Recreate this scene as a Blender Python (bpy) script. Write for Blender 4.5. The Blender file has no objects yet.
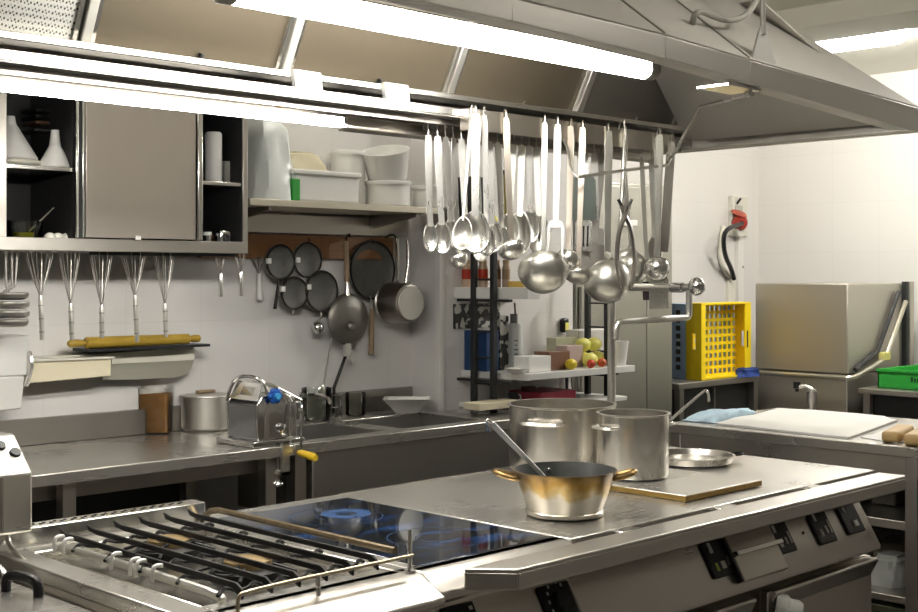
import bpy, bmesh, math, random
from mathutils import Vector, Matrix, Quaternion
R = random.Random(7)
SC = bpy.context.scene
COL = SC.collection
PI = math.pi
# ------------------------------------------------------------------ camera
CAM_H, FPX, CU, HOR = 1.5, 1275.0, 459.0, 275.0
K = math.sqrt(0.5)
cd = bpy.data.cameras.new('camera')
cam = bpy.data.objects.new('camera', cd); COL.objects.link(cam)
cam.location = (0, 0, CAM_H)
cam.rotation_euler = (PI/2, 0, -PI/4)
cd.sensor_fit = 'HORIZONTAL'; cd.sensor_width = 36.0; cd.lens = 36.0*FPX/918.0
cd.shift_y = -(306-HOR)/918.0
cd.clip_start = 0.05
SC.camera = cam
SC.view_settings.view_transform = 'Standard'
SC.view_settings.look = 'None'
SC.view_settings.gamma = 1.0
SC.view_settings.exposure = 0.85
SC.view_settings.use_curve_mapping = False
SC.cycles.use_denoising = True
SC.cycles.max_bounces = 8
SC.cycles.diffuse_bounces = 4
SC.cycles.glossy_bounces = 5
SC.cycles.transmission_bounces = 6
SC.cycles.transparent_max_bounces = 8
SC.cycles.caustics_reflective = False
SC.cycles.caustics_refractive = False
SC.cycles.sample_clamp_indirect = 4.0

def ray(u, v):
    a = (u-CU)/FPX
    return Vector((K*(1+a), K*(1-a), (HOR-v)/FPX))
O0 = Vector((0, 0, CAM_H))
def at(u, v, X=None, Y=None, Z=None):
    """measured point of the photo on a real plane of the kitchen"""
    r = ray(u, v)
    if X is not None: t = X/r.x
    elif Y is not None: t = Y/r.y
    else: t = (Z-CAM_H)/r.z
    return O0 + r*t
def hit(u, v, p, n):
    r = ray(u, v); p = Vector(p); n = Vector(n)
    return O0 + r*((p-O0).dot(n)/r.dot(n))

# ------------------------------------------------------------------ mesh builder
WL = {}
class MB:
    def __init__(s): s.v = []; s.f = []
    def add(s, vs, fs):
        b = len(s.v); s.v += [Vector(x) for x in vs]; s.f += [tuple(i+b for i in f) for f in fs]; return s
    def box(s, x0, y0, z0, x1, y1, z1):
        if x0 > x1: x0, x1 = x1, x0
        if y0 > y1: y0, y1 = y1, y0
        if z0 > z1: z0, z1 = z1, z0
        return s.add([(x0,y0,z0),(x1,y0,z0),(x1,y1,z0),(x0,y1,z0),(x0,y0,z1),(x1,y0,z1),(x1,y1,z1),(x0,y1,z1)],
              [(0,3,2,1),(4,5,6,7),(0,1,5,4),(1,2,6,5),(2,3,7,6),(3,0,4,7)])
    def cbox(s, c, sx, sy, sz):
        return s.box(c[0]-sx/2, c[1]-sy/2, c[2]-sz/2, c[0]+sx/2, c[1]+sy/2, c[2]+sz/2)
    def obox(s, c, ax, ay, az):
        c = Vector(c); ax = Vector(ax); ay = Vector(ay); az = Vector(az)
        vs = [c+sx*ax+sy*ay+sz*az for sz in (-1,1) for sx,sy in ((-1,-1),(1,-1),(1,1),(-1,1))]
        fs = [(0,3,2,1),(4,5,6,7),(0,1,5,4),(1,2,6,5),(2,3,7,6),(3,0,4,7)]
        if ax.cross(ay).dot(az) < 0: fs = [f[::-1] for f in fs]
        return s.add(vs, fs)
    def prism(s, poly, off):
        n = len(poly); off = Vector(off); P = [Vector(p) for p in poly]
        nn = Vector((0,0,0))
        for i in range(n): nn += P[i].cross(P[(i+1) % n])
        if nn.dot(off) > 0: P = P[::-1]
        vs = P+[p+off for p in P]
        fs = [tuple(range(n)), tuple(range(2*n-1, n-1, -1))]
        fs += [(i, i+n, (i+1) % n+n, (i+1) % n) for i in range(n)]
        return s.add(vs, fs)
    def xprism(s, yz, x0, x1): return s.prism([(x0, y, z) for y, z in yz], (x1-x0, 0, 0))
    def zprism(s, xy, z0, z1): return s.prism([(x, y, z0) for x, y in xy], (0, 0, z1-z0))
    def tube(s, pts, r, n=8, closed=False, flat=1.0):
        P = [Vector(p) for p in pts]; m = len(P)
        rr = r if isinstance(r, (list, tuple)) else [r]*m
        T = []
        for i in range(m):
            a = P[(i-1) % m] if (closed or i > 0) else P[i]
            b = P[(i+1) % m] if (closed or i < m-1) else P[i]
            t = b-a; T.append(t.normalized() if t.length > 1e-9 else Vector((0,0,1)))
        up = Vector((0,0,1)) if abs(T[0].z) < .9 else Vector((1,0,0))
        N = (up - T[0]*up.dot(T[0])).normalized()
        vs = []
        for i in range(m):
            if i: N = (N - T[i]*N.dot(T[i])); N = N.normalized() if N.length > 1e-6 else T[i].orthogonal().normalized()
            B = T[i].cross(N)
            for k in range(n):
                an = 2*PI*k/n
                vs.append(P[i] + N*math.cos(an)*rr[i]*flat + B*math.sin(an)*rr[i])
        fs = []
        for i in range(m if closed else m-1):
            j = (i+1) % m
            for k in range(n):
                q = (k+1) % n
                fs.append((i*n+k, i*n+q, j*n+q, j*n+k))
        if not closed:
            fs.append(tuple(range(n-1, -1, -1))); fs.append(tuple((m-1)*n+k for k in range(n)))
        return s.add(vs, fs)
    def lathe(s, prof, c=(0,0,0), n=32, M=None, sx=1.0, sy=1.0):
        c = Vector(c); vs = []; idx = []
        for (r, z) in prof:
            if r <= 1e-6:
                idx.append([len(vs)]); vs.append(Vector((0,0,z)))
            else:
                idx.append(list(range(len(vs), len(vs)+n)))
                vs += [Vector((r*math.cos(2*PI*k/n)*sx, r*math.sin(2*PI*k/n)*sy, z)) for k in range(n)]
        fs = []
        for i in range(len(prof)-1):
            A, B = idx[i], idx[i+1]
            for k in range(n):
                q = (k+1) % n
                if len(A) == 1 and len(B) == 1: continue
                if len(A) == 1: fs.append((A[0], B[q], B[k]))
                elif len(B) == 1: fs.append((A[k], A[q], B[0]))
                else: fs.append((A[k], A[q], B[q], B[k]))
        if M is not None: vs = [M @ v for v in vs]
        return s.add([v+c for v in vs], fs)
    def ell(s, c, rx, ry, rz, n=16, m=10):
        prof = [(math.sin(PI*i/m), -math.cos(PI*i/m)) for i in range(m+1)]
        prof[0] = (0, -1); prof[-1] = (0, 1)
        return s.lathe(prof, c, n, Matrix.Diagonal((rx, ry, rz)))
    def cyl(s, c, r, z0, z1, n=24, r2=None):
        r2 = r if r2 is None else r2
        return s.lathe([(0,z0),(r,z0),(r2,z1),(0,z1)], c, n)
    def rod(s, a, b, r, n=8): return s.tube([a, b], r, n)
    def xf(s, M, i0=0):
        for i in range(i0, len(s.v)): s.v[i] = M @ s.v[i]
        return s
    def build(s, name, mat, parent=None, local=False, bevel=0, smooth=True, ang=35, seg=2, solid=0, base=True):
        me = bpy.data.meshes.new(name)
        vs = s.v
        if local:
            org = Vector((0,0,0)); loc = Vector((0,0,0))
        else:
            lo = Vector((min(v.x for v in vs), min(v.y for v in vs), min(v.z for v in vs)))
            hi = Vector((max(v.x for v in vs), max(v.y for v in vs), max(v.z for v in vs)))
            org = Vector(((lo.x+hi.x)/2, (lo.y+hi.y)/2, lo.z))
            loc = org - (WL[parent.name] if parent else Vector((0,0,0)))
        me.from_pydata([tuple(v-org) for v in vs], [], s.f)
        me.validate(); me.update()
        o = bpy.data.objects.new(name, me); COL.objects.link(o)
        o.location = loc
        if parent: o.parent = parent
        WL[o.name] = org if not local else (WL[parent.name] if parent else Vector((0,0,0)))
        if mat: me.materials.append(mat)
        if smooth:
            me.polygons.foreach_set('use_smooth', [True]*len(me.polygons))
            me.set_sharp_from_angle(angle=math.radians(ang))
        if solid:
            md = o.modifiers.new('thickness', 'SOLIDIFY'); md.thickness = solid; md.offset = 0
        if bevel:
            md = o.modifiers.new('edge', 'BEVEL'); md.width = bevel; md.segments = seg; md.limit_method = 'ANGLE'; md.angle_limit = math.radians(40)
            md.harden_normals = False
        return o

def tag(o, label, cat, group=None):
    o['label'] = label; o['category'] = cat
    if group: o['group'] = group
    return o
def thing(name, label, cat, loc=(0,0,0), group=None, rot=None):
    o = bpy.data.objects.new(name, None); COL.objects.link(o)
    o.location = loc; o.empty_display_size = .05
    if rot is not None:
        o.rotation_mode = 'QUATERNION'; o.rotation_quaternion = rot
    WL[o.name] = Vector(loc)
    return tag(o, label, cat, group)
def struct(o): o['kind'] = 'structure'; return o
def copy_thing(o, loc, label=None, group=None, rot=None):
    c = o.copy(); COL.objects.link(c); c.location = loc
    if rot is not None: c.rotation_euler = rot
    if label: c['label'] = label
    if group: c['group'] = group
    for ch in list(o.children):
        d = ch.copy(); COL.objects.link(d); d.parent = c
        for g in list(ch.children):
            e = g.copy(); COL.objects.link(e); e.parent = d
    return c

# ------------------------------------------------------------------ materials
def newmat(name):
    m = bpy.data.materials.new(name); m.use_nodes = True
    nt = m.node_tree; b = nt.nodes['Principled BSDF']
    return m, nt, b
def plain(name, col, rough=.5, metal=0.0, spec=.5, noise=0.0, nscale=8.0, bump=0.0, bscale=60.0, trans=0.0, alpha=1.0, ior=1.45, coat=0.0, emis=None, estr=0.0):
    m, nt, b = newmat(name)
    b.inputs['Base Color'].default_value = (*col, 1)
    b.inputs['Roughness'].default_value = rough
    b.inputs['Metallic'].default_value = metal
    b.inputs['Specular IOR Level'].default_value = spec
    b.inputs['Transmission Weight'].default_value = trans
    b.inputs['Alpha'].default_value = alpha
    b.inputs['IOR'].default_value = ior
    b.inputs['Coat Weight'].default_value = coat
    if emis:
        b.inputs['Emission Color'].default_value = (*emis, 1); b.inputs['Emission Strength'].default_value = estr
    tc = nt.nodes.new('ShaderNodeTexCoord')
    if noise:
        n = nt.nodes.new('ShaderNodeTexNoise'); n.inputs['Scale'].default_value = nscale; n.inputs['Detail'].default_value = 4
        nt.links.new(tc.outputs['Object'], n.inputs['Vector'])
        mx = nt.nodes.new('ShaderNodeMix'); mx.data_type = 'RGBA'
        mx.inputs[6].default_value = (*[c*(1-noise) for c in col], 1); mx.inputs[7].default_value = (*[min(1, c*(1+noise)) for c in col], 1)
        nt.links.new(n.outputs['Fac'], mx.inputs[0]); nt.links.new(mx.outputs[2], b.inputs['Base Color'])
    if bump:
        n = nt.nodes.new('ShaderNodeTexNoise'); n.inputs['Scale'].default_value = bscale; n.inputs['Detail'].default_value = 3
        nt.links.new(tc.outputs['Object'], n.inputs['Vector'])
        bp = nt.nodes.new('ShaderNodeBump'); bp.inputs['Strength'].default_value = bump; bp.inputs['Distance'].default_value = .004
        nt.links.new(n.outputs['Fac'], bp.inputs['Height']); nt.links.new(bp.outputs['Normal'], b.inputs['Normal'])
    return m
def steel(name, col=(.56,.54,.505), rough=.28, stretch=(1.5,60,60), amt=.10, bump=.02, stain=0.0, metal=1.0):
    """brushed stainless steel: fine grain along one axis"""
    m, nt, b = newmat(name)
    b.inputs['Metallic'].default_value = metal
    tc = nt.nodes.new('ShaderNodeTexCoord'); mp = nt.nodes.new('ShaderNodeMapping')
    mp.inputs['Scale'].default_value = stretch
    nt.links.new(tc.outputs['Object'], mp.inputs['Vector'])
    n = nt.nodes.new('ShaderNodeTexNoise'); n.inputs['Scale'].default_value = 3.0; n.inputs['Detail'].default_value = 5
    nt.links.new(mp.outputs['Vector'], n.inputs['Vector'])
    mr = nt.nodes.new('ShaderNodeMapRange'); mr.inputs['To Min'].default_value = rough-amt*.2; mr.inputs['To Max'].default_value = rough+amt*.2
    nt.links.new(n.outputs['Fac'], mr.inputs['Value'])
    n2 = nt.nodes.new('ShaderNodeTexNoise'); n2.inputs['Scale'].default_value = 2.5; n2.inputs['Detail'].default_value = 3
    nt.links.new(tc.outputs['Object'], n2.inputs['Vector'])
    ad = nt.nodes.new('ShaderNodeMath'); ad.operation = 'MULTIPLY_ADD'; ad.inputs[1].default_value = .16; 
    nt.links.new(n2.outputs['Fac'], ad.inputs[0]); nt.links.new(mr.outputs['Result'], ad.inputs[2])
    sb = nt.nodes.new('ShaderNodeMath'); sb.operation = 'SUBTRACT'; sb.inputs[1].default_value = .08; sb.use_clamp = True
    nt.links.new(ad.outputs[0], sb.inputs[0]); nt.links.new(sb.outputs[0], b.inputs['Roughness'])
    mx = nt.nodes.new('ShaderNodeMix'); mx.data_type = 'RGBA'
    mx.inputs[6].default_value = (*[c*.995 for c in col], 1); mx.inputs[7].default_value = (*[min(1,c*1.005) for c in col], 1)
    nt.links.new(n.outputs['Fac'], mx.inputs[0])
    last = mx.outputs[2]
    if stain:
        n3 = nt.nodes.new('ShaderNodeTexNoise'); n3.inputs['Scale'].default_value = 7; n3.inputs['Detail'].default_value = 6
        nt.links.new(tc.outputs['Object'], n3.inputs['Vector'])
        m3 = nt.nodes.new('ShaderNodeMapRange'); m3.inputs['From Min'].default_value = .45; m3.inputs['From Max'].default_value = .7; m3.inputs['To Max'].default_value = stain
        nt.links.new(n3.outputs['Fac'], m3.inputs['Value'])
        mz = nt.nodes.new('ShaderNodeMix'); mz.data_type = 'RGBA'; mz.inputs[7].default_value = (.16,.12,.07,1)
        nt.links.new(m3.outputs['Result'], mz.inputs[0]); nt.links.new(last, mz.inputs[6]); last = mz.outputs[2]
    nt.links.new(last, b.inputs['Base Color'])
    if bump > .1:
        bp = nt.nodes.new('ShaderNodeBump'); bp.inputs['Strength'].default_value = bump; bp.inputs['Distance'].default_value = .0002
        nt.links.new(n.outputs['Fac'], bp.inputs['Height']); nt.links.new(bp.outputs['Normal'], b.inputs['Normal'])
    return m
def tiled(name, col, sx=.2, sz=.2, line=.9, rough=.25, axis='XZ'):
    m, nt, b = newmat(name)
    b.inputs['Roughness'].default_value = rough; b.inputs['Specular IOR Level'].default_value = .4
    tc = nt.nodes.new('ShaderNodeTexCoord'); sp = nt.nodes.new('ShaderNodeSeparateXYZ'); cb = nt.nodes.new('ShaderNodeCombineXYZ')
    nt.links.new(tc.outputs['Object'], sp.inputs[0])
    nt.links.new(sp.outputs[axis[0]], cb.inputs[0]); nt.links.new(sp.outputs[axis[1]], cb.inputs[1])
    br = nt.nodes.new('ShaderNodeTexBrick'); br.offset = 0.0
    br.inputs['Color1'].default_value = (*col, 1); br.inputs['Color2'].default_value = (*[c*.985 for c in col], 1); br.inputs['Mortar'].default_value = (*[c*line for c in col], 1)
    br.inputs['Scale'].default_value = 1.0; br.inputs['Mortar Size'].default_value = .0018; br.inputs['Brick Width'].default_value = sx; br.inputs['Row Height'].default_value = sz
    nt.links.new(cb.outputs[0], br.inputs['Vector']); nt.links.new(br.outputs['Color'], b.inputs['Base Color'])
    return m
def wood(name, c1, c2, scale=(2,14,14), rough=.5):
    m, nt, b = newmat(name); b.inputs['Roughness'].default_value = rough
    tc = nt.nodes.new('ShaderNodeTexCoord'); mp = nt.nodes.new('ShaderNodeMapping'); mp.inputs['Scale'].default_value = scale
    nt.links.new(tc.outputs['Object'], mp.inputs['Vector'])
    n = nt.nodes.new('ShaderNodeTexNoise'); n.inputs['Scale'].default_value = 4; n.inputs['Detail'].default_value = 6
    nt.links.new(mp.outputs['Vector'], n.inputs['Vector'])
    mx = nt.nodes.new('ShaderNodeMix'); mx.data_type = 'RGBA'; mx.inputs[6].default_value = (*c1, 1); mx.inputs[7].default_value = (*c2, 1)
    nt.links.new(n.outputs['Fac'], mx.inputs[0]); nt.links.new(mx.outputs[2], b.inputs['Base Color'])
    return m

S_TOP = steel('steel_worktop', (.65,.63,.585), .28, (1.2,50,50), .08, stain=.06, metal=.91)
S_X = steel('steel_brushed_long', (.64,.61,.565), .30, (1.2,60,60), .08)
def aniso(name, col, rough, an):
    m, nt, b = newmat(name); b.inputs['Base Color'].default_value = (*col, 1); b.inputs['Metallic'].default_value = 1
    b.inputs['Roughness'].default_value = rough; b.inputs['Anisotropic'].default_value = an; b.inputs['Anisotropic Rotation'].default_value = .25
    t = nt.nodes.new('ShaderNodeTangent'); t.direction_type = 'RADIAL'; t.axis = 'Z'; nt.links.new(t.outputs[0], b.inputs['Tangent'])
    return m
DOOR_M = aniso('door_steel', (.70,.645,.585), .30, .75); DOOR_M.node_tree.nodes['Principled BSDF'].inputs['Metallic'].default_value = .82
BASIN_M = plain('basin_steel', (.40,.39,.365), .35, .9)
CANOPY = plain('canopy_steel', (.64,.615,.575), .55, .5)
S_Z = plain('steel_satin', (.60,.56,.505), .30, 1.0)
S_HOOD = steel('steel_hood', (.56,.535,.50), .45, (1.2,40,40), .08)
PALE_M = plain('pale_satin_metal', (.80,.79,.76), .5, .5)
SPLASH = steel('splash_steel', (.36,.34,.315), .34, (1.5,50,50), .08)
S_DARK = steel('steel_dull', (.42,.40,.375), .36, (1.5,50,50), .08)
S_POT = steel('steel_pot', (.68,.655,.61), .26, (40,40,2), .08, stain=.08)
S_UT = steel('steel_utensil', (.80,.79,.76), .27, (30,30,4), .05, bump=0)
S_UTG = steel('steel_utensil_worn', (.70,.69,.64), .33, (30,30,4), .06, bump=0)
S_BRIGHT = steel('steel_bright', (.82,.81,.78), .2, (8,30,30), .05, bump=0)
CHROME = plain('chrome', (.72,.72,.72), .08, 1.0)
ALU = steel('aluminium', (.68,.66,.62), .42, (10,10,10), .1, stain=.15)
BLACK = plain('black_plastic', (.012,.012,.013), .35)
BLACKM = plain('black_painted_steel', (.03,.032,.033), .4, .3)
IRON = plain('cast_iron', (.010,.0095,.009), .5, .0, spec=.25, noise=.3, nscale=30)
LINING = steel('hood_lining', (.55,.53,.49), .55, (1.2,20,20), .05)
DARKIN = plain('dark_lining', (.02,.02,.021), .6)
WHITE_TILE = tiled('white_tiles', (.80,.775,.745), .33, .33, .93)
WHITE_TILE_R = tiled('white_tiles_side', (.82,.795,.755), .33, .33, .93, axis='YZ')
PAINT = plain('white_paint', (.80,.775,.735), .6)
CEIL = plain('ceiling_paint', (.88,.85,.76), .8)
FLOORM = tiled('floor_tiles', (.20,.19,.175), .2, .2, .6, .45, 'XY')
WPLAS = plain('white_plastic', (.84,.83,.79), .35, noise=.02)
WPLAS2 = plain('ivory_plastic', (.80,.77,.66), .4, noise=.03)
CREAM = plain('cream_plastic', (.80,.72,.52), .5, noise=.05)
GREYP = plain('grey_plastic', (.52,.52,.47), .5)
def thin_glass(name, tint, refl=.9):
    m = bpy.data.materials.new(name); m.use_nodes = True; nt = m.node_tree; nt.nodes.clear()
    o = nt.nodes.new('ShaderNodeOutputMaterial'); t = nt.nodes.new('ShaderNodeBsdfTransparent'); g = nt.nodes.new('ShaderNodeBsdfGlossy')
    t.inputs[0].default_value = (*tint, 1); g.inputs['Roughness'].default_value = .04; g.inputs[0].default_value = (refl,refl,refl,1)
    l = nt.nodes.new('ShaderNodeLayerWeight'); l.inputs[0].default_value = .35
    x = nt.nodes.new('ShaderNodeMixShader'); nt.links.new(l.outputs['Fresnel'], x.inputs[0]); nt.links.new(t.outputs[0], x.inputs[1]); nt.links.new(g.outputs[0], x.inputs[2]); nt.links.new(x.outputs[0], o.inputs[0])
    return m
GLASS = thin_glass('clear_glass', (.93,.95,.92))
BAG = plain('white_film', (.80,.83,.80), .3, bump=.6, bscale=14)
YELLOW = plain('yellow_plastic', (.93,.68,.015), .4, noise=.04)
BLUEP = plain('blue_plastic', (.40,.56,.78), .4)
BLUED = plain('dark_blue_plastic', (.015,.05,.14), .4)
GREENP = plain('green_plastic', (.03,.34,.045), .4)
REDP = plain('red_plastic', (.30,.025,.015), .35)
WOODR = wood('brown_wood', (.17,.075,.025), (.30,.14,.05), (1.2,20,20))
WOODH = wood('handle_wood', (.27,.18,.10), (.42,.30,.18), (20,20,2))
WOODY = wood('yellowed_wood', (.30,.18,.02), (.62,.42,.06), (3,14,14), .35)
WOODL = wood('loaf_crust', (.45,.27,.09), (.70,.50,.24), (6,6,6))
PAN_G = plain('grey_pan', (.20,.19,.17), .42, .85, noise=.15)
MESHG = plain('sieve_mesh', (.14,.137,.125), .6, .5, noise=.2, nscale=60)
TUBE = plain('lamp_diffuser', (1,1,.97), .4, emis=(1,.97,.90), estr=46.0)
TUBES = plain('strip_diffuser', (1,1,.97), .4, emis=(1,.96,.89), estr=42.0)
FILL_AISLE = plain('fill_diffuser_aisle', (1,1,.97), .4, emis=(1,.96,.88), estr=17.0)
FILL_REAR = plain('fill_diffuser_rear', (1,1,.97), .4, emis=(1,.96,.88), estr=8.0)
TUBE2 = plain('lamp_diffuser_ceiling', (1,1,.97), .4, emis=(1,.97,.92), estr=70.0)

# ------------------------------------------------------------------ room
YB, YR, XR, ZC = 4.25, 4.8, 7.75, 2.8
def wallbox(name, b, m): return struct(MB().box(*b).build(name, m, smooth=False))
wallbox('floor', (-1.6,-1.6,-.1, XR+.1, YR+.1, 0), FLOORM)
wallbox('ceiling', (-1.6,-1.6,ZC, XR+.1, YR+.1, ZC+.1), CEIL)
wallbox('wall_back', (-1.6,YB,0, 3.94, YR+.1, ZC), WHITE_TILE)
wallbox('wall_middle', (3.94,4.06,0, 4.855, YR+.1, ZC), WHITE_TILE)
wallbox('wall_rear', (4.855,YR,0, XR+.1, YR+.1, ZC), WHITE_TILE)
wallbox('wall_right', (XR,-1.6,0, XR+.1, YR, ZC), WHITE_TILE_R)
DULL = plain('dull_grey_paint', (.30,.285,.26), .6)
wallbox('wall_left', (-1.7,-1.6,0, -1.6, YB, ZC), DULL)
wallbox('wall_front', (-1.6,-1.7,0, XR+.1, -1.6, ZC), DULL)
struct(MB().box(3.925, 4.045, .5, 3.955, 4.075, 2.6).build('trim_1', PAINT))          # corner guard of the wall end
# boxed duct along the ceiling
struct(MB().box(5.55, 1.4, 2.70, 5.95, YR, ZC).build('trim_2', CEIL))
# ------------------------------------------------------------------ exhaust hood
FILT = plain('greasy_filter', (.105,.085,.057), .45, .4, noise=.12, nscale=5)
FILT_UNLIT = plain('unlit_filter', (.17,.155,.13), .5, .5, noise=.12, nscale=5)  # filter colour copied for the unlit end, lighting put into the tone
def mesh_filter():
    m, nt, b = newmat('knitted_mesh'); b.inputs['Roughness'].default_value = .35; b.inputs['Metallic'].default_value = .6
    tc = nt.nodes.new('ShaderNodeTexCoord'); mp = nt.nodes.new('ShaderNodeMapping'); mp.inputs['Scale'].default_value = (150,150,110); mp.inputs['Rotation'].default_value = (0,.6,0)
    ck = nt.nodes.new('ShaderNodeTexVoronoi'); ck.inputs['Scale'].default_value = 1.0; ck.inputs['Randomness'].default_value = .15
    nt.links.new(tc.outputs['Object'], mp.inputs[0]); nt.links.new(mp.outputs[0], ck.inputs['Vector'])
    cr = nt.nodes.new('ShaderNodeValToRGB'); cr.color_ramp.elements[0].position = .28; cr.color_ramp.elements[0].color = (.06,.06,.05,1); cr.color_ramp.elements[1].position = .42; cr.color_ramp.elements[1].color = (.82,.81,.76,1)
    nt.links.new(ck.outputs['Distance'], cr.inputs[0]); nt.links.new(cr.outputs[0], b.inputs['Base Color'])
    return m
FMESH = mesh_filter()
DIV_LIT = plain('lit_divider', (.66,.64,.58), .35, .6)  # paler metal, the tube's strong light put into the colour
hx0, hx1 = .2, 3.925
ST = [(hx0,2.062,2.112), (2.0,2.04,2.09), (2.55,2.028,2.083), (2.93,2.008,2.068), (hx1,1.955,2.033)]
hood = thing('exhaust_hood', 'long stainless exhaust hood hanging above the cooking range', 'exhaust hood', (2.0, 2.3, 1.955))
# front lip in three pressed lengths, with a folded return at its foot
for (a, b) in ((0,2), (2,3), (3,4)):
    m = MB()
    for i in range(a, b):
        (xa, ba, ta), (xb, bb, tb) = ST[i], ST[i+1]
        g = .0015 if i == a and a else 0
        xa += g
        m.add([(xa,1.84,ba),(xb,1.84,bb),(xb,1.84,tb),(xa,1.84,ta),(xa,1.858,ba),(xb,1.858,bb),(xb,1.858,tb),(xa,1.858,ta)],
              [(0,1,2,3),(5,4,7,6),(0,4,5,1),(3,2,6,7),(0,3,7,4),(1,5,6,2)])
        m.add([(xa,1.858,ba),(xb,1.858,bb),(xb,1.90,bb),(xa,1.90,ba),(xa,1.858,ba+.006),(xb,1.858,bb+.006),(xb,1.90,bb+.006),(xa,1.90,ba+.006)],
              [(0,3,2,1),(4,5,6,7),(0,1,5,4),(1,2,6,5),(2,3,7,6),(3,0,4,7)])
    m.build('front_lip', S_HOOD, hood, bevel=.002)
# end lip
m = MB().prism([(3.907,1.84,1.955),(3.907,2.84,1.951),(3.907,2.84,2.02),(3.907,1.84,2.033)], (.018,0,0))
m.prism([(3.84,1.84,1.955),(3.84,2.84,1.951),(3.84,2.84,1.957),(3.84,1.84,1.961)], (.042,0,0))
m.build('end_lip', S_HOOD, hood, bevel=.002)
ZT = 2.385
# sloping canopy
def sheet(name, quads, mat, th=.012, par=hood):
    mm = MB()
    for q in quads: mm.add(q, [tuple(range(len(q)))])
    return mm.build(name, mat, par, solid=th, smooth=False)
q = []
TX = [hx0, 2.0, 2.55, 2.9, 3.5]
for i in range(4):
    (xa,_,ta), (xb,_,tb) = ST[i], ST[i+1]
    q.append([(xa,1.846,ta),(xb,1.846,tb),(TX[i+1],2.24,ZT),(TX[i],2.24,ZT)])
sheet('front_canopy', q, CANOPY)
sheet('end_canopy', [[(3.925,1.846,2.033),(3.925,2.834,2.02),(3.5,2.834,ZT),(3.5,2.24,ZT)]], CANOPY)
sheet('top_panel', [[(hx0,2.24,ZT),(3.5,2.24,ZT),(3.5,2.834,ZT),(hx0,2.834,ZT)]], S_HOOD)
sheet('back_panel', [[(hx0,2.834,1.966),(3.92,2.834,1.955),(3.92,2.834,2.02),(3.5,2.834,ZT),(hx0,2.834,ZT)]], S_HOOD)
sheet('plenum_panel', [[(hx0,2.615,2.245),(3.62,2.615,2.245),(3.44,2.28,2.355),(hx0,2.28,2.355)]], LINING, .006)
sheet('filter_cheek', [[(3.845,2.735,2.03),(3.862,2.60,2.06),(3.79,2.57,2.20),(3.775,2.61,2.235)]], S_HOOD, .006)
sheet('end_lining', [[(3.845,1.875,1.985),(3.845,2.68,1.985),(3.40,2.60,2.34),(3.40,2.10,2.34)]], LINING, .006)
sheet('front_lining', [[(hx0,1.87,2.07),(2.5,1.87,2.045),(2.5,2.20,2.345),(hx0,2.20,2.345)],[(2.5,1.87,2.045),(3.84,1.87,1.985),(3.42,2.20,2.345),(2.5,2.20,2.345)]], LINING, .006)
# filters
FX = [.29, .88, 1.477, 2.056, 2.665, 3.265, 3.834]
fb, ft = (2.724, 2.036), (2.62, 2.243)
dn = Vector((0, -(ft[1]-fb[1]), (ft[0]-fb[0]))).normalized()   # towards the room
for i in range(6):
    x0, x1 = FX[i]+.022, FX[i+1]-.022
    mat = FMESH if i < 2 else (FILT_UNLIT if i == 5 else FILT)
    m = MB()
    p = [(x0,fb[0],fb[1]),(x1,fb[0],fb[1]),(x1,ft[0],ft[1]),(x0,ft[0],ft[1])]
    m.prism(p, -dn*.02)
    f = m.build('filter', mat, hood, bevel=.002)
    m = MB()   # frame of the filter
    up = Vector((0, ft[0]-fb[0], ft[1]-fb[1])).normalized()
    for xa in (x0, x1):
        MB().obox(Vector((xa, (fb[0]+ft[0])/2, (fb[1]+ft[1])/2))+dn*.003, (.006,0,0), up*.115, dn*.006).build('frame_strip', S_HOOD if i > 4 else S_BRIGHT, f)
    if i >= 2:
        xm = (x0+x1)/2+.03
        c = Vector((xm, fb[0], fb[1]))+up*.012+dn*.01
        l = MB().obox(c, (.004,0,0), up*.012, dn*.006)
        l.obox(c-up*.010+Vector((.02,0,0)), (.022,0,0), up*.004, dn*.008)
        l.build('latch', BLACKM if i < 4 else S_BRIGHT, f)
for i in range(1, 6):
    x = FX[i]; up = Vector((0, ft[0]-fb[0], ft[1]-fb[1])).normalized()
    c = Vector((x, (fb[0]+ft[0])/2, (fb[1]+ft[1])/2))+dn*.012
    MB().obox(c, (.013,0,0), up*.118, dn*.009).build('divider', DIV_LIT if i < 4 else S_HOOD, hood, bevel=.003)  # lit copy near the tube, plain hood steel at the unlit end
# grease gutter
m = MB().box(hx0, 2.665, 2.016, 3.84, 2.735, 2.034)
m.build('filter_ledge', S_BRIGHT, hood, bevel=.003)
m = MB().box(hx0, 2.652, 1.966, 3.84, 2.656, 1.990)
m.xprism([(2.652,1.963),(2.79,1.963),(2.79,1.967),(2.652,1.967)], hx0, 3.84)
m.box(hx0, 2.700, 1.945, 3.84, 2.704, 1.967)
m.xprism([(2.785,1.965),(2.79,1.965),(2.79,2.034),(2.735,2.034),(2.735,2.030),(2.785,2.030)], hx0, 3.84)
m.build('grease_gutter', SPLASH, hood)  # same steel as its rim, darkened to carry the shade
m = MB().box(hx0, 2.648, 1.967, 3.5, 2.652, 1.989); m.build('gutter_rim', S_BRIGHT, hood, bevel=.0015)
for u in (309, 398):
    p = at(u, 80, Y=2.65)
    MB().xprism([(2.644,1.972),(2.648,1.996),(2.655,2.038),(2.67,2.038),(2.67,2.018),(2.66,1.972)], p.x-.045, p.x+.045).build('gutter_bracket', PALE_M, hood, bevel=.002)
# trunking beneath the rear edge
m = MB().xprism([(2.79,1.918),(2.83,1.912),(2.834,1.95),(2.79,1.952)], 2.338, 3.84)
m.build('rear_trunking', S_Z, hood, bevel=.003)
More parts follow.
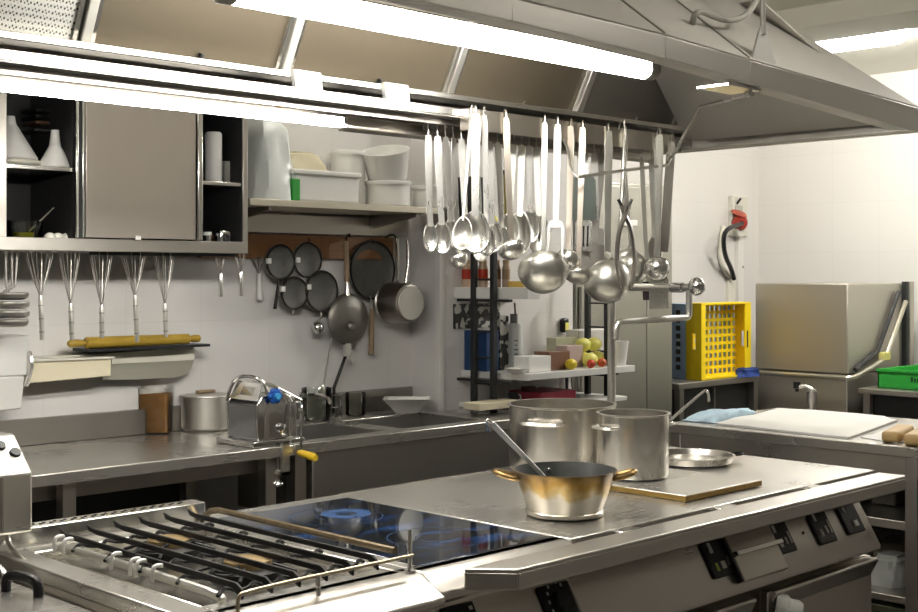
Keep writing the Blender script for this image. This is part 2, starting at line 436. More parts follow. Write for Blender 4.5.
# hanging bracket on the lip and pressed seams
p0, p1, p2 = at(752,61,Y=1.85), at(777,67,Y=1.85), at(763,27,Y=1.85)
m = MB().prism([p0, p1, p2+Vector((.012,0,0)), p2-Vector((.012,0,0))], (0,.006,0))
hb = m.build('hanging_bracket', PALE_M, hood)
# seams of the canopy as raised standing joints
def canopy_pt(x, t):
    for i in range(4):
        if ST[i][0] <= x <= ST[i+1][0]:
            f = (x-ST[i][0])/(ST[i+1][0]-ST[i][0]); zt = ST[i][2]*(1-f)+ST[i+1][2]*f
    return Vector((x, 1.846+t*.394, zt+t*(ZT-zt)))
for x in (2.55, 2.93):
    MB().tube([canopy_pt(x, t)+Vector((0,-.004,.006)) for t in (0,.5,1)], .003, 6).build('seam', S_DARK, hood)
p = at(757, 91, Y=1.93)
MB().box(2.86, 1.862, 1.998, 3.02, 1.96, 2.003).build('joint_plate', S_BRIGHT, hood)

# suspension rod and cable
top = Vector((p2.x, 1.85, ZC))
o = MB().tube([p2-Vector((0,0,.02)), p2+Vector((0,0,.04)), Vector((p2.x-.01,1.86,ZC))], .008, 10).build('suspension_rod', S_HOOD)
tag(o, 'steel suspension rod rising from the bright triangular bracket of the hood', 'rod')
c0 = hit(693, 23, (2.7,1.846,2.078), (0,-.34,.394))
pts = [c0, at(694,14,Y=c0.y-.02), at(702,11,Y=c0.y-.02), at(712,16,Y=c0.y-.01), at(728,21,Y=c0.y), at(742,18,Y=c0.y), at(752,9,Y=c0.y), at(757,-4,Y=c0.y+.01), at(758,-40,Y=c0.y+.02)]
def smooth(P, k=3):
    P = [Vector(p) for p in P]
    for _ in range(k):
        Q = [P[0]]
        for a, b in zip(P, P[1:]): Q += [a*.75+b*.25, a*.25+b*.75]
        P = Q+[P[-1]]
    return P
pts[-1].z = min(pts[-1].z, ZC); last = pts[-1].copy(); last.z = ZC; pts.append(last)
o = MB().tube(smooth(pts), .0085, 10).build('power_cable', plain('grey_cable', (.42,.40,.36), .5))
tag(o, 'grey power cable looping down onto the top of the hood', 'cable')

# lamps
lamp = thing('tube_lamp', 'long sealed fluorescent tube lamp glowing under the front of the hood', 'lamp', (2.22,2.15,2.05))
MB().rod((1.50,2.15,2.076),(2.88,2.15,2.076), .029, 20).build('diffuser', TUBE, lamp)
for xa, xb in ((1.46,1.50), (2.88,2.925)):
    MB().tube([(xa,2.15,2.076),(xa+(.008 if xa<2 else 0),2.15,2.076),(xb-(.012 if xa>2 else 0),2.15,2.076),(xb,2.15,2.076)], [.030,.030,.030,.026] if xa > 2 else [.026,.03,.03,.03], 20).build('end_cap', WPLAS2, lamp)
MB().box(1.7,2.14,2.10,1.72,2.16,2.33).box(2.7,2.14,2.10,2.72,2.16,2.33).build('hanger', S_HOOD, lamp)

strip = thing('strip_lamp', 'slim fluorescent strip lamp fixed under the rear edge of the hood, above the wall cabinet', 'lamp', (1.63,2.81,1.925))
m = MB().xprism([(2.788,1.928),(2.796,1.922),(2.82,1.922),(2.83,1.928),(2.83,1.946),(2.788,1.946)], .9, 2.325); m.build('diffuser', TUBES, strip)
MB().box(.9,2.786,1.9465,2.325,2.833,1.9535).build('housing', S_BRIGHT, strip)
MB().box(2.325,2.786,1.920, 2.337,2.832,1.953).build('end_cap', S_BRIGHT, strip)
st = MB(); st.box(*(lambda a: (a.x-.012, 2.7865, a.z-.006, a.x+.02, 2.7880, a.z+.006))(at(278,107.5,Y=2.788))); 
st.build('maker_sticker', plain('orange_sticker', (.75,.35,.08), .5), strip)

clamp = thing('ceiling_lamp', 'capsule shaped ceiling lamp glowing beyond the end of the hood', 'lamp', (6.2,3.27,2.745))
def capsule(c, L, r):
    prof = []
    n = 8
    for i in range(n+1): prof.append((r*math.sin(PI/2*i/n), -L/2+r-r*math.cos(PI/2*i/n)))
    for i in range(n+1): prof.append((r*math.cos(PI/2*i/n), L/2-r+r*math.sin(PI/2*i/n)))
    prof[0] = (0, -L/2); prof[-1] = (0, L/2)
    m = MB().lathe(prof, (0,0,0), 20, Matrix.Rotation(PI/2, 4, 'X'))
    for v in m.v: v.z *= .85
    return m.xf(Matrix.Translation(c))
capsule((6.2,3.27,2.738), .58, .064).build('diffuser', TUBE2, clamp)
m = MB().box(6.165,2.94,2.752,6.235,3.60,2.772); m.build('housing', WPLAS2, clamp, bevel=.01)
MB().box(6.18,3.0,2.772,6.22,3.54,2.80).build('bracket', BLACKM, clamp)
for i, (x, y, l) in enumerate(((1.2,1.15,'unseen capsule shaped fill lamp added over the aisle in front of the fryer'), (3.4,1.15,'unseen capsule shaped fill lamp added over the aisle in front of the solid top range'),
                 (6.2,2.15,'unseen capsule shaped fill lamp added over the outlet table and its green rack'), (1.5,3.55,'unseen capsule shaped fill lamp added behind the hood, above the wall cabinet'), (3.3,3.6,'unseen capsule shaped fill lamp added behind the hood, above the sink'))):
    cl_ = copy_thing(clamp, (x, y, 2.745), l)  # unseen lamps added to brighten the aisle, walls and outlet table
    for ch in cl_.children:
        if ch.name.startswith('diffuser'):
            ch.data = ch.data.copy(); ch.data.materials[0] = FILL_REAR if y > 3 else (TUBE2 if x > 5 else FILL_AISLE)
# ------------------------------------------------------------------ cooking range
YF, YK, ZT_ = 1.88, 2.70, .90
def hitpanel(u, v, off=0.0):
    """point on the sloping control panel"""
    n = Vector((0, -.1305, -.075)).normalized()
    return hit(u, v, Vector((2,1.885,.8175))+n*off, n)
PN = Vector((0, -.1325, -.075)).normalized(); PN = Vector((0,-(.8175-.687),-(1.885-1.81))).normalized()
PD = Vector((0, -.075, -.1305)).normalized()     # downwards along the panel
PN = Vector((1,0,0)).cross(PD).normalized()
if PN.y > 0: PN = -PN
def panel(root, x0, x1):
    m = MB().xprism([(1.90,.845),(1.875,.845),(1.887,.82),(1.812,.690),(1.812,.676),(1.90,.676)], x0, x1)
    return m.build('control_panel', S_X, root, bevel=.004)
def plate(root, uvs, marks):
    """black control plate given by its four corners in the photo, on the sloping panel"""
    P = [hit(u, v, Vector((2,1.885,.8175)), PN) for u, v in uvs]
    c = sum(P, Vector())/4
    w = ((P[1]-P[0]).length+(P[2]-P[3]).length)/2; h = ((P[3]-P[0]).length+(P[2]-P[1]).length)/2
    ex, ez = Vector((1,0,0)), -PD
    c = Vector((c.x, 0, 0)) + Vector((0, c.y, c.z))
    m = MB().obox(c+PN*.004, ex*w/2, ez*h/2, PN*.004)
    pl = m.build('control_plate', BLACK, root, bevel=.004)
    for (fx, fz, sw, sh, mat) in marks:
        MB().obox(c+ex*fx*w+ez*fz*h+PN*.0085, ex*sw*w/2, ez*sh*h/2, PN*.0012).build('marking' if mat is MARK else 'indicator', mat, pl)
    return pl, c, w, h
MARK = plain('white_marking', (.75,.75,.72), .5)
GLOWG = plain('green_indicator', (.45,.55,.10), .3)
def nose(root, x0, x1, yn=1.80):
    m = MB().xprism([(1.93,.865),(1.93,.90),(1.885,.90),(1.872,.897),(yn,.862),(yn,.845),(1.93,.845)], x0, x1)
    return m.build('front_nose', S_X, root, bevel=.005)
def carcass(root, x0, x1):
    MB().box(x0, 1.90, .12, x1, YK, .87).build('body', S_Z, root)
    for x in (x0+.05, x1-.05):
        for y in (1.98, 2.62): MB().cyl((x,y,0), .02, 0, .12, 12).build('leg', S_DARK, root)
def door(root, x0, x1):
    d = MB().box(x0, 1.838, .16, x1, 1.90, .655).build('door', S_Z, root, bevel=.006)
    MB().xprism([(1.838,.655),(1.81,.655),(1.806,.648),(1.832,.60),(1.838,.60)], x0+.02, x1-.02).build('handle', S_X, d, bevel=.003)

# --- gas hob
g = thing('gas_hob', 'open gas hob with cast iron pan bars, at the fryer end of the range', 'cooker', (1.503,2.3,0))
carcass(g, 1.238, 1.768); panel(g, 1.238, 1.768); nose(g, 1.238, 1.766); door(g, 1.25, 1.755)
m = MB()
m.box(1.238,1.90,.87,1.30,YK,.90).box(1.738,1.90,.87,1.768,YK,.90).box(1.30,2.60,.87,1.738,YK,.90).box(1.30,1.90,.87,1.738,1.965,.90)
m.build('hob_top', S_TOP, g, bevel=.004)
MB().box(1.30,1.965,.868,1.738,2.60,.874).build('drip_pan', steel('burnt_drip_pan', (.55,.53,.48), .25, (3,3,3), .15, stain=.5), g)
# raised burner deck with stains
MB().box(1.33,2.0,.874,1.72,2.55,.886).build('burner_deck', steel('burnt_deck', (.62,.60,.54), .22, (3,3,3), .15, stain=.6), g, bevel=.006)
for cy in (2.13, 2.42):
    b = MB().lathe([(0,.886),(.075,.886),(.072,.905),(.05,.912),(0,.912)], (1.525,cy,0), 28).build('burner', IRON, g)
    MB().lathe([(0,.912),(.05,.912),(.048,.924),(.02,.928),(0,.928)], (1.525,cy,0), 28).build('burner_cap', plain('burner_brass', (.35,.25,.12), .4, .8), b)
    for k in range(4):
        a = PI/4+k*PI/2
        MB().tube([(1.525+.05*math.cos(a),cy+.05*math.sin(a),.915),(1.525+.10*math.cos(a),cy+.10*math.sin(a),.90)], .004, 6).build('igniter', IRON, b)
zb = .934
gx = [1.360+.0655*i for i in range(6)]
for i, x in enumerate(gx):
    y1, y0 = 2.60, 1.915
    P = [(y1,zb+.010),(y1-.012,zb-.004),(y1-.05,zb-.008),(y0+.03,zb-.008),(y0+.008,zb-.022),(y0,zb-.024),(y0,zb-.006),(y0+.02,zb+.004),(y1-.03,zb+.004)]
    MB().xprism(P, x-.0028, x+.0028).build('pan_bar', IRON, g, bevel=.0012)
for y in (2.515, 2.38, 2.245, 2.11, 1.975):
    P = []
    for k in range(6):
        x = gx[k]; P += [(x-.022,y-.012,zb-.022),(x,y,zb-.012),(x+.022,y+.012,zb-.022)]
    MB().tube(smooth(P,2), .0042, 6).build('cross_bar', IRON, g)
MB().tube(smooth([(1.350,2.58,.901),(1.350,2.565,.911),(1.350,1.98,.911),(1.350,1.965,.901)],2), .009, 10).build('recess_rim', S_UTG, g)
# bright wire feet on the fryer side
WIRE = plain('dull_brass_wire', (.55,.47,.33), .35, .9)
for y in (2.575,2.535,2.335,2.262,2.240,2.180):
    MB().tube(smooth([(1.334,y,.901),(1.334,y,.924),(1.342,y,.934),(1.372,y,.926)],2), .0042, 8).build('wire_foot', PALE_M, g)
# front guard rail on short posts
MB().tube(smooth([(1.318,1.872,.902),(1.318,1.872,.928),(1.33,1.872,.938),(1.70,1.872,.938),(1.742,1.872,.938)],2), .0038, 8).build('guard_rail', WIRE, g)
for x in (1.50,): MB().rod((x,1.872,.90),(x,1.872,.938), .005, 8).build('rail_post', S_BRIGHT, g)
MB().tube([(1.752,2.64,.904),(1.752,2.60,.93),(1.748,2.56,.938),(1.745,1.93,.938)], .0075, 8).build('side_rod', plain('sooty_brass', (.16,.12,.07), .4, .8, noise=.5, nscale=25), g)
MB().rod((1.752,1.892,.90),(1.752,1.892,.985), .0045, 8).cyl((1.752,1.892,0), .012, .90, .904, 12).build('probe_post', S_BRIGHT, g)
# perforated upstand along the rear edge
m = MB().box(1.24,2.645,.90,1.768,2.70,.945); m.build('rear_upstand', S_BRIGHT, g, bevel=.003)
m = MB()
for i in range(34): m.cyl((1.30+i*.0128,2.672+.010*(i%2),0), .0042, .9445, .9462, 8)
m.build('vent_holes', BLACK, g)
MB().box(1.235,2.702,.86,1.77,2.735,.932).build('flue_strip', S_BRIGHT, g, bevel=.003)

# --- deep fryer with its lid, beside the gas hob
fr = thing('deep_fryer', 'lidded stainless deep fryer with black lid handle, lower than the gas hob', 'fryer', (.99,2.3,0))
MB().box(.75,1.90,.12,1.234,YK,.845).build('body', S_Z, fr)
for x in (.8, 1.18):
    for y in (1.98, 2.62): MB().cyl((x,y,0), .02, 0, .12, 12).build('leg', S_DARK, fr)
MB().xprism([(1.93,.80),(1.93,.85),(1.86,.85),(1.80,.82),(1.80,.80)], .75, 1.232).build('front_nose', S_X, fr, bevel=.004)
MB().box(.75,1.93,.845,1.234,2.70,.855).build('fryer_top', S_TOP, fr, bevel=.003)
lid = MB().box(.79,2.0,.856,1.205,2.50,.870).build('lid', S_TOP, fr, bevel=.005)
hp = at(22, 594, Z=.87)
m = MB().tube(smooth([(hp.x-.012,hp.y+.044,.868),(hp.x-.012,hp.y+.044,.893),(hp.x-.006,hp.y+.034,.905),(hp.x+.006,hp.y-.034,.905),(hp.x+.012,hp.y-.044,.893),(hp.x+.012,hp.y-.044,.868)],2), .010, 10)
m.build('lid_handle', BLACK, lid)
# fryer head carrying the heating rods
x1 = at(33, 500, Y=2.60).x
m = MB().prism([(x1,2.60,.945),(x1,2.60,1.075),(x1,2.685,1.15),(x1,2.74,1.15),(x1,2.74,.945)], (-.42,0,0))
hd = m.build('heater_head', S_TOP, fr, bevel=.006)
sn = Vector((0,-.075,.085)).normalized()
for u, v in ((15,453), (0,446)):
    c = hit(u, v, (x1,2.60,1.075), sn)
    Mr = Vector((0,0,1)).rotation_difference(sn).to_matrix().to_4x4()
    MB().lathe([(0,0),(.013,0),(.011,.006),(0,.006)], c, 20, Mr).build('knob', BLACK, hd)
MB().box(x1-.073,2.594,.955,x1-.069,2.60,1.07).build('groove', S_DARK, hd)
m = MB()
for k in range(3):
    x = x1-.04-k*.06
    m.tube(smooth([(x,2.64,.945),(x,2.63,.915),(x,2.58,.90),(x,2.53,.89),(x,2.50,.862)],2), .006, 8)
m.build('heating_rod', S_UT, hd)
MB().box(x1-.42,2.66,.855,x1,2.74,.945).build('head_support', S_TOP, hd)

# --- induction hob
ind = thing('induction_hob', 'induction hob with a black glass top between gas hob and solid top', 'cooker', (2.0,2.3,0))
carcass(ind, 1.77, 2.228); panel(ind, 1.77, 2.228); nose(ind, 1.769, 2.228, 1.826); door(ind, 1.78, 2.215)
m = MB().box(1.77,1.885,.87,2.228,1.912,.90).box(1.77,2.637,.87,2.228,YK,.90).box(1.77,1.912,.87,1.80,2.637,.90).box(2.212,1.912,.87,2.228,2.637,.90)
m.build('hob_top', S_TOP, ind, bevel=.002)
def glassmat():
    m, nt, b = newmat('hob_glass'); b.inputs['Roughness'].default_value = .04; b.inputs['Coat Weight'].default_value = .3; b.inputs['Coat Roughness'].default_value = .03
    tc = nt.nodes.new('ShaderNodeTexCoord'); mp = nt.nodes.new('ShaderNodeMapping'); mp.inputs['Scale'].default_value = (3,9,1)
    n = nt.nodes.new('ShaderNodeTexNoise'); n.inputs['Scale'].default_value = 1.6; n.inputs['Detail'].default_value = 3
    nt.links.new(tc.outputs['Object'], mp.inputs[0]); nt.links.new(mp.outputs[0], n.inputs['Vector'])
    cr = nt.nodes.new('ShaderNodeValToRGB'); cr.color_ramp.elements[0].position = .5; cr.color_ramp.elements[0].color = (.008,.010,.014,1)
    cr.color_ramp.elements[1].position = .68; cr.color_ramp.elements[1].color = (.015,.045,.13,1)  # blue reflection smears put into the glass colour
    nt.links.new(n.outputs['Fac'], cr.inputs[0]); nt.links.new(cr.outputs[0], b.inputs['Base Color'])
    return m
gl = MB().box(1.80,1.912,.872,2.212,2.637,.902).build('glass_top', glassmat(), ind, bevel=.002)
RING = plain('zone_print', (.03,.07,.17), .2)
def arc(cx, cy, r, w, a0, a1, z=.9022, n=40):
    m = MB(); vs = []; 
    for i in range(n+1):
        a = a0+(a1-a0)*i/n
        vs += [(cx+(r-w)*math.cos(a),cy+(r-w)*math.sin(a),z),(cx+(r+w)*math.cos(a),cy+(r+w)*math.sin(a),z)]
    return m.add(vs, [(2*i,2*i+1,2*i+3,2*i+2) for i in range(n)])
for cy in (2.09, 2.45):
    m = arc(2.02, cy, .115, .0012, 0, 2*PI); m.add(arc(2.02, cy, .05, .0012, .3, 5.5).v, arc(2.02, cy, .05, .0012, .3, 5.5).f)
    m.build('zone_marking', RING, gl)
MB().add(arc(2.06,2.46,.045,.018,0,2*PI).v, arc(2.06,2.46,.045,.018,0,2*PI).f).build('zone_print', RING, gl)

# --- solid top range
so = thing('solid_top_range', 'stainless solid top range with sloping control panel and front rail, carrying the pots', 'cooker', (2.955,2.3,0))
carcass(so, 2.23, 3.60); panel(so, 2.23, 3.605)
for x0, x1 in ((2.24,2.93), (2.985,3.60)): door(so, x0, x1)
MB().box(2.23,1.87,.868,3.68,YK,.90).build('range_top', S_TOP, so, bevel=.003)
MB().box(2.225,YK-.012,.90,3.68,YK,.903).build('rear_edge', S_BRIGHT, so)
# front pan rail: a ledge running past the induction hob, mitred at its end
yl0, yl1 = 1.735, 1.822
m = MB().prism([(1.832,yl1-.004,.896),(1.905,yl0,.896),(3.61,yl0,.896),(3.61,yl1,.896)], (0,0,.010))
m.prism([(1.832,yl1-.004,.862),(1.905,yl0,.862),(1.908,yl0+.008,.862),(1.838,yl1,.862)], (0,0,.036))
m.prism([(1.905,yl0,.862),(3.61,yl0,.862),(3.61,yl0+.008,.862),(1.908,yl0+.008,.862)], (0,0,.036))
m.prism([(3.602,yl0+.008,.862),(3.61,yl0+.008,.862),(3.61,yl1,.862),(3.602,yl1,.862)], (0,0,.036))
m.build('pan_rail', S_X, so, bevel=.007, seg=3)
m = MB().box(2.231,yl1-.01,.845,3.61,1.875,.8675); m.build('rail_gutter', S_DARK, so)
for x in (2.42, 2.84, 3.28):
    MB().box(x-.035,yl1-.006,.868,x+.035,1.874,.899).build('rail_stop', S_BRIGHT, so, bevel=.006)
# control plates
mk6 = [(-.22,.30,.14,.28,MARK), (-.25,-.22,.13,.22,GLOWG), (.05,-.2,.2,.2,S_DARK), (.33,-.12,.13,.26,S_DARK)]
mkw = [(-.25,.30,.13,.24,MARK), (-.2,-.18,.16,.22,MARK), (.12,-.12,.12,.22,S_DARK), (.34,-.05,.1,.4,S_DARK)]
plate(so, [(702,544),(723,538),(732,574),(710,580)], mk6)
plate(so, [(768,526),(785,521),(793,550),(774,557)], mkw)
plate(so, [(808,514),(824,508),(833,541),(816,546)], mkw)
pl, c, w, h = plate(so, [(837,505),(853,500),(860,530),(844,536)], [(-.22,.28,.12,.26,MARK)])
MB().obox(c+Vector((1,0,0))*.08*w-(-PD)*.22*h+PN*.009, (w*.11,0,0), PD*h*.09, PN*.003).build('knob_light', MARK, pl)
pl, c, w, h = plate(ind, [(538,588),(568,580),(577,618),(547,626)], [])
m = MB().lathe([(0,0),(.024,0),(.021,.014),(0,.016)], c+PN*.008, 24, Vector((0,0,1)).rotation_difference(PN).to_matrix().to_4x4()); m.build('dial', BLACK, pl)
for k, a in enumerate((100, 125, 150, 175, 75, 50, 200)):
    q = c+PN*.0085+(Vector((1,0,0))*math.cos(math.radians(a))*.034-PD*math.sin(math.radians(a))*.046)
    MB().obox(q, (.003,0,0), PD*.004, PN*.0008).build('marking', MARK, pl)
pl, c, w, h = plate(ind, [(441,609),(474,601),(481,640),(448,648)], [(.35,.32,.1,.1,MARK)])
m = MB().lathe([(0,0),(.024,0),(.021,.014),(0,.016)], c+PN*.008, 24, Vector((0,0,1)).rotation_difference(PN).to_matrix().to_4x4()); m.build('dial', BLACK, pl)
# steel flap between the plates
P = [hit(u, v, Vector((2,1.885,.8175)), PN) for u, v in ((725,540),(768,527),(775,571),(739,584))]
c = sum(P, Vector())/4; w = (P[1]-P[0]).length
fl = MB().obox(c+PN*.010, (w/2,0,0), PD*.062, PN*.010).build('cover_flap', S_Z, so, bevel=.003)
MB().obox(c-PD*.01+PN*.026, (w/2+.004,0,0), PD*.007, PN*.012).build('flap_lip', S_BRIGHT, fl, bevel=.002)
MB().obox(c-PD*.0-Vector((w/2+.005,0,0))+PN*.01, (.004,0,0), PD*.06, PN*.008).build('flap_gap', BLACK, fl)
c = hit(800, 520, Vector((2,1.885,.8175)), PN)
MB().lathe([(0,0),(.005,0),(.004,.003),(0,.004)], hit(803,533,Vector((2,1.885,.8175)),PN), 12, Vector((0,0,1)).rotation_difference(PN).to_matrix().to_4x4()).build('screw', BLACK, so)
# white gas tap between the doors
c = at(775, 606, Y=1.825)
tp = MB().lathe([(0,0),(.036,0),(.036,.030),(.028,.038),(.028,.060),(.020,.072),(0,.074)], (0,0,0), 24, Vector((0,0,1)).rotation_difference(Vector((.55,-.8,-.15)).normalized()).to_matrix().to_4x4())
tp.xf(Matrix.Translation(c)); tp.build('tap_knob', WPLAS, so)
MB().box(c.x-.045,1.82,c.z-.08,c.x+.055,1.845,c.z+.045).build('tap_plate', S_Z, so, bevel=.003)
MB().box(c.x+.0,1.816,c.z-.02,c.x+.05,1.821,c.z+.04).build('tap_label', plain('navy_label', (.01,.02,.05), .3), so)

# --- lift-out plate lying on the solid top and what stands on it
p = thing('cover_plate', 'thin steel cover plate with brassy edge lying under the tall stock pot', 'plate', (2.98,2.16,.901))
MB().box(2.80,1.955,.901,3.165,2.36,.918).build('plate', S_TOP, p, bevel=.002)
MB().box(2.797,1.952,.9025,3.168,1.955,.9165).box(2.797,1.955,.9025,2.80,2.36,.9165).build('brass_edge', plain('brass_edge', (.33,.22,.07), .35, .9, noise=.4, nscale=30), p)
def potbody(m, c, r, h, t=.003, rim=.006):
    z = c[2]
    return m.lathe([(0,z),(r-.012,z),(r-.003,z+.004),(r,z+.014),(r,z+h-.004),(r+rim,z+h-.001),(r+rim,z+h+.002),(r-t,z+h+.002),(r-t,z+h-.01),(r-t,z+.016),(r-t-.01,z+.006),(0,z+.005)], (c[0],c[1],0), 56)
def loop(m, c, d, r, w, zz, out, th):
    """flat loop handle on a pot: c centre, d outward direction"""
    d = Vector(d).normalized(); s = Vector((-d.y, d.x, 0)); c = Vector((c[0], c[1], zz))
    P = [c+d*(r-.003)+s*w/2, c+d*(r+out*.55)+s*w*.49, c+d*(r+out)+s*w*.36, c+d*(r+out)-s*w*.36, c+d*(r+out*.55)-s*w*.49, c+d*(r-.003)-s*w/2]
    return m.tube(smooth(P,2), th, 8)
# casserole
cc = at(568, 521, Z=.902); cc.z = .902; cc += Vector((K,K,0))*.09
CAS = None
def casmat():
    m, nt, b = newmat('scorched_pot'); b.inputs['Metallic'].default_value = 1.0; b.inputs['Roughness'].default_value = .32
    tc = nt.nodes.new('ShaderNodeTexCoord'); sp = nt.nodes.new('ShaderNodeSeparateXYZ'); nt.links.new(tc.outputs['Object'], sp.inputs[0])
    n = nt.nodes.new('ShaderNodeTexNoise'); n.inputs['Scale'].default_value = 14; n.inputs['Detail'].default_value = 6
    nt.links.new(tc.outputs['Object'], n.inputs['Vector'])
    ma = nt.nodes.new('ShaderNodeMath'); ma.operation = 'MULTIPLY_ADD'; ma.inputs[1].default_value = .12; nt.links.new(n.outputs['Fac'], ma.inputs[0]); nt.links.new(sp.outputs[2], ma.inputs[2])
    cr = nt.nodes.new('ShaderNodeValToRGB'); e = cr.color_ramp.elements
    e[0].position = 0; e[0].color = (.66,.62,.55,1); e[1].position = 1; e[1].color = (.10,.065,.03,1)
    for pos, col in ((.46,(.66,.62,.55,1)), (.58,(.44,.33,.16,1)), (.74,(.25,.155,.045,1))):
        x = e.new(pos); x.color = col
    mr = nt.nodes.new('ShaderNodeMapRange'); mr.inputs['From Min'].default_value = .06; mr.inputs['From Max'].default_value = .175
    nt.links.new(ma.outputs[0], mr.inputs['Value']); nt.links.new(mr.outputs['Result'], cr.inputs[0]); nt.links.new(cr.outputs[0], b.inputs['Base Color'])
    return m
CAS = casmat()
cs = thing('casserole_pot', 'scorched two handled casserole pot with black lining on the solid top', 'pot', cc)
z = cc.z
m = MB().lathe([(0,z),(.092,z),(.097,z+.003),(.097,z+.011),(.094,z+.014),(.107,z+.05),(.121,z+.095),(.127,z+.104),(.131,z+.113),(.126,z+.113)], (cc.x,cc.y,0), 64)
m.build('pot_body', CAS, cs)
MB().lathe([(.1265,z+.1132),(.119,z+.095),(.105,z+.05),(.089,z+.016),(0,z+.012)], (cc.x,cc.y,0), 64).build('lining', plain('black_nonstick', (.03,.032,.03), .4, noise=.2, nscale=20), cs)
BRASS = plain('scorched_handle', (.26,.17,.07), .32, .95, noise=.5, nscale=35)
for d, w in (((K,-K,0), .055), ((-K,K,0), .055)):
    dd = Vector(d); s = Vector((-dd.y, dd.x, 0)); c = Vector((cc.x,cc.y,z+.093))
    P = [c+dd*.116+s*w/2, c+dd*.138+s*w*.5+Vector((0,0,.002)), c+dd*.175+s*w*.32+Vector((0,0,.014)), c+dd*.175-s*w*.32+Vector((0,0,.014)), c+dd*.138-s*w*.5+Vector((0,0,.002)), c+dd*.116-s*w/2]
    MB().tube(smooth(P,2), .0068, 10).build('loop_handle', BRASS, cs)
MB().ell((cc.x+.055,cc.y+.10,z+.095), .005, .004, .005, 8, 6).build('rivet', S_BRIGHT, cs)
# its ladle
a = at(541, 474, Y=cc.y+.02); b = at(491, 423, Y=cc.y+.08)
ld = thing('ladle', 'steel ladle with flat handle leaning in the scorched casserole pot', 'ladle', (cc.x,cc.y,z+.02))
dr = (b-a).normalized(); bot = a-dr*.055
m = MB()
side = dr.cross(Vector((K,K,0))).normalized(); nrm = dr.cross(side).normalized()
side = Vector((K,-K,0)); nrm = dr.cross(side).normalized()
m.prism([bot-side*.006, bot+side*.006, b+side*.010, b-side*.010], nrm*.003)
m.build('handle', PALE_M, ld)
MB().tube(smooth([b-nrm*-.001, b+dr*.012, b+dr*.016-Vector((0,0,.012))+nrm*.006, b+dr*.006-Vector((0,0,.030))+nrm*.010],2), .004, 8).build('hook', S_BRIGHT, ld)
MB().lathe([(.034,.03),(.031,.012),(.02,.002),(0,0),(0,.002),(.019,.004),(.029,.014),(.032,.03)], (bot.x+.0, bot.y, z+.016), 24).build('bowl', S_UT, ld)
# tall stock pot on the plate
sp_ = at(637, 480, Z=.92); sp_ = Vector((sp_.x,sp_.y,.919)) + Vector((K,K,0))*.075
st = thing('stock_pot', 'tall stainless stock pot standing on the steel cover plate', 'pot', sp_)
D = sp_.dot(Vector((K,K,0)))
r1 = 35.0*D/FPX; h1 = (484-421)/FPX*D*1.0
potbody(MB(), sp_, r1, .182).build('pot_body', S_POT, st)
m = MB(); loop(m, sp_, (-K-.25,K-.55,0), r1, .085, sp_.z+.148, .032, .005); m.build('loop_handle', S_BRIGHT, st)
m = MB(); loop(m, sp_, (K+.2,-K+.55,0), r1, .085, sp_.z+.148, .032, .005); m.build('loop_handle', S_BRIGHT, st)
ld2 = thing('ladle', 'steel ladle with hooked handle end standing in the tall stock pot', 'ladle', sp_+Vector((.03,0,.02)))
a = at(669, 421, Y=sp_.y-.04); b = at(704, 391, Y=sp_.y-.06); dr = (b-a).normalized()
m = MB().tube(smooth([a-dr*.16, a, b-dr*.01, b+Vector((.006,-.006,.004)), b+Vector((.010,-.010,-.018)), b+Vector((.010,-.010,-.032))],2), .0042, 8); m.build('handle', S_UT, ld2)
q = a-dr*.165
MB().lathe([(.030,.03),(.027,.010),(.015,.001),(0,0),(0,.002),(.014,.003),(.025,.012),(.028,.03)], (q.x, q.y, sp_.z+.012), 20).build('bowl', S_UT, ld2)
# big stock pot behind
bp_ = at(562, 470, Y=2.42); 
D = 3.90; rb = 52.5*D/FPX
cx = ray(562, 300); cxy = Vector((cx.x,cx.y,0))*D
bp_ = Vector((cxy.x, cxy.y, .902))
bg = thing('stock_pot', 'largest stainless stock pot, wide and open, behind the scorched casserole', 'pot', bp_)
hb_ = CAM_H - (404-HOR)*D/FPX - .902
potbody(MB(), bp_, rb, hb_, rim=.007).build('pot_body', S_POT, bg)
vw = Vector((-K,-K,0)); sd = Vector((K,-K,0))
m = MB(); loop(m, bp_, vw*.9-sd*.42, rb, .13, bp_.z+hb_*.79, .035, .006); m.build('loop_handle', S_BRIGHT, bg)
m = MB(); loop(m, bp_, -vw*.9+sd*.42, rb, .13, bp_.z+hb_*.79, .035, .006); m.build('loop_handle', S_BRIGHT, bg)
# pan lid lying flat
lp = at(700, 461, Z=.905)
lc = Vector((lp.x,lp.y,.901)) + Vector((-.02,.02,0))
o = thing('shallow_pan', 'round shallow steel pan lying flat at the rear corner of the solid top', 'pan', lc)
MB().lathe([(0,.901),(.105,.901),(.128,.905),(.134,.924),(.139,.925),(.139,.927),(.132,.927),(.126,.909),(.104,.905),(0,.905)], (lc.x,lc.y,0), 48).build('dish', S_POT, o)
m = MB(); m.tube(smooth([(lc.x+.10,lc.y-.09,.922),(lc.x+.13,lc.y-.115,.926),(lc.x+.145,lc.y-.09,.926),(lc.x+.135,lc.y-.06,.922)],2), .004, 6); m.build('loop_handle', IRON, o)
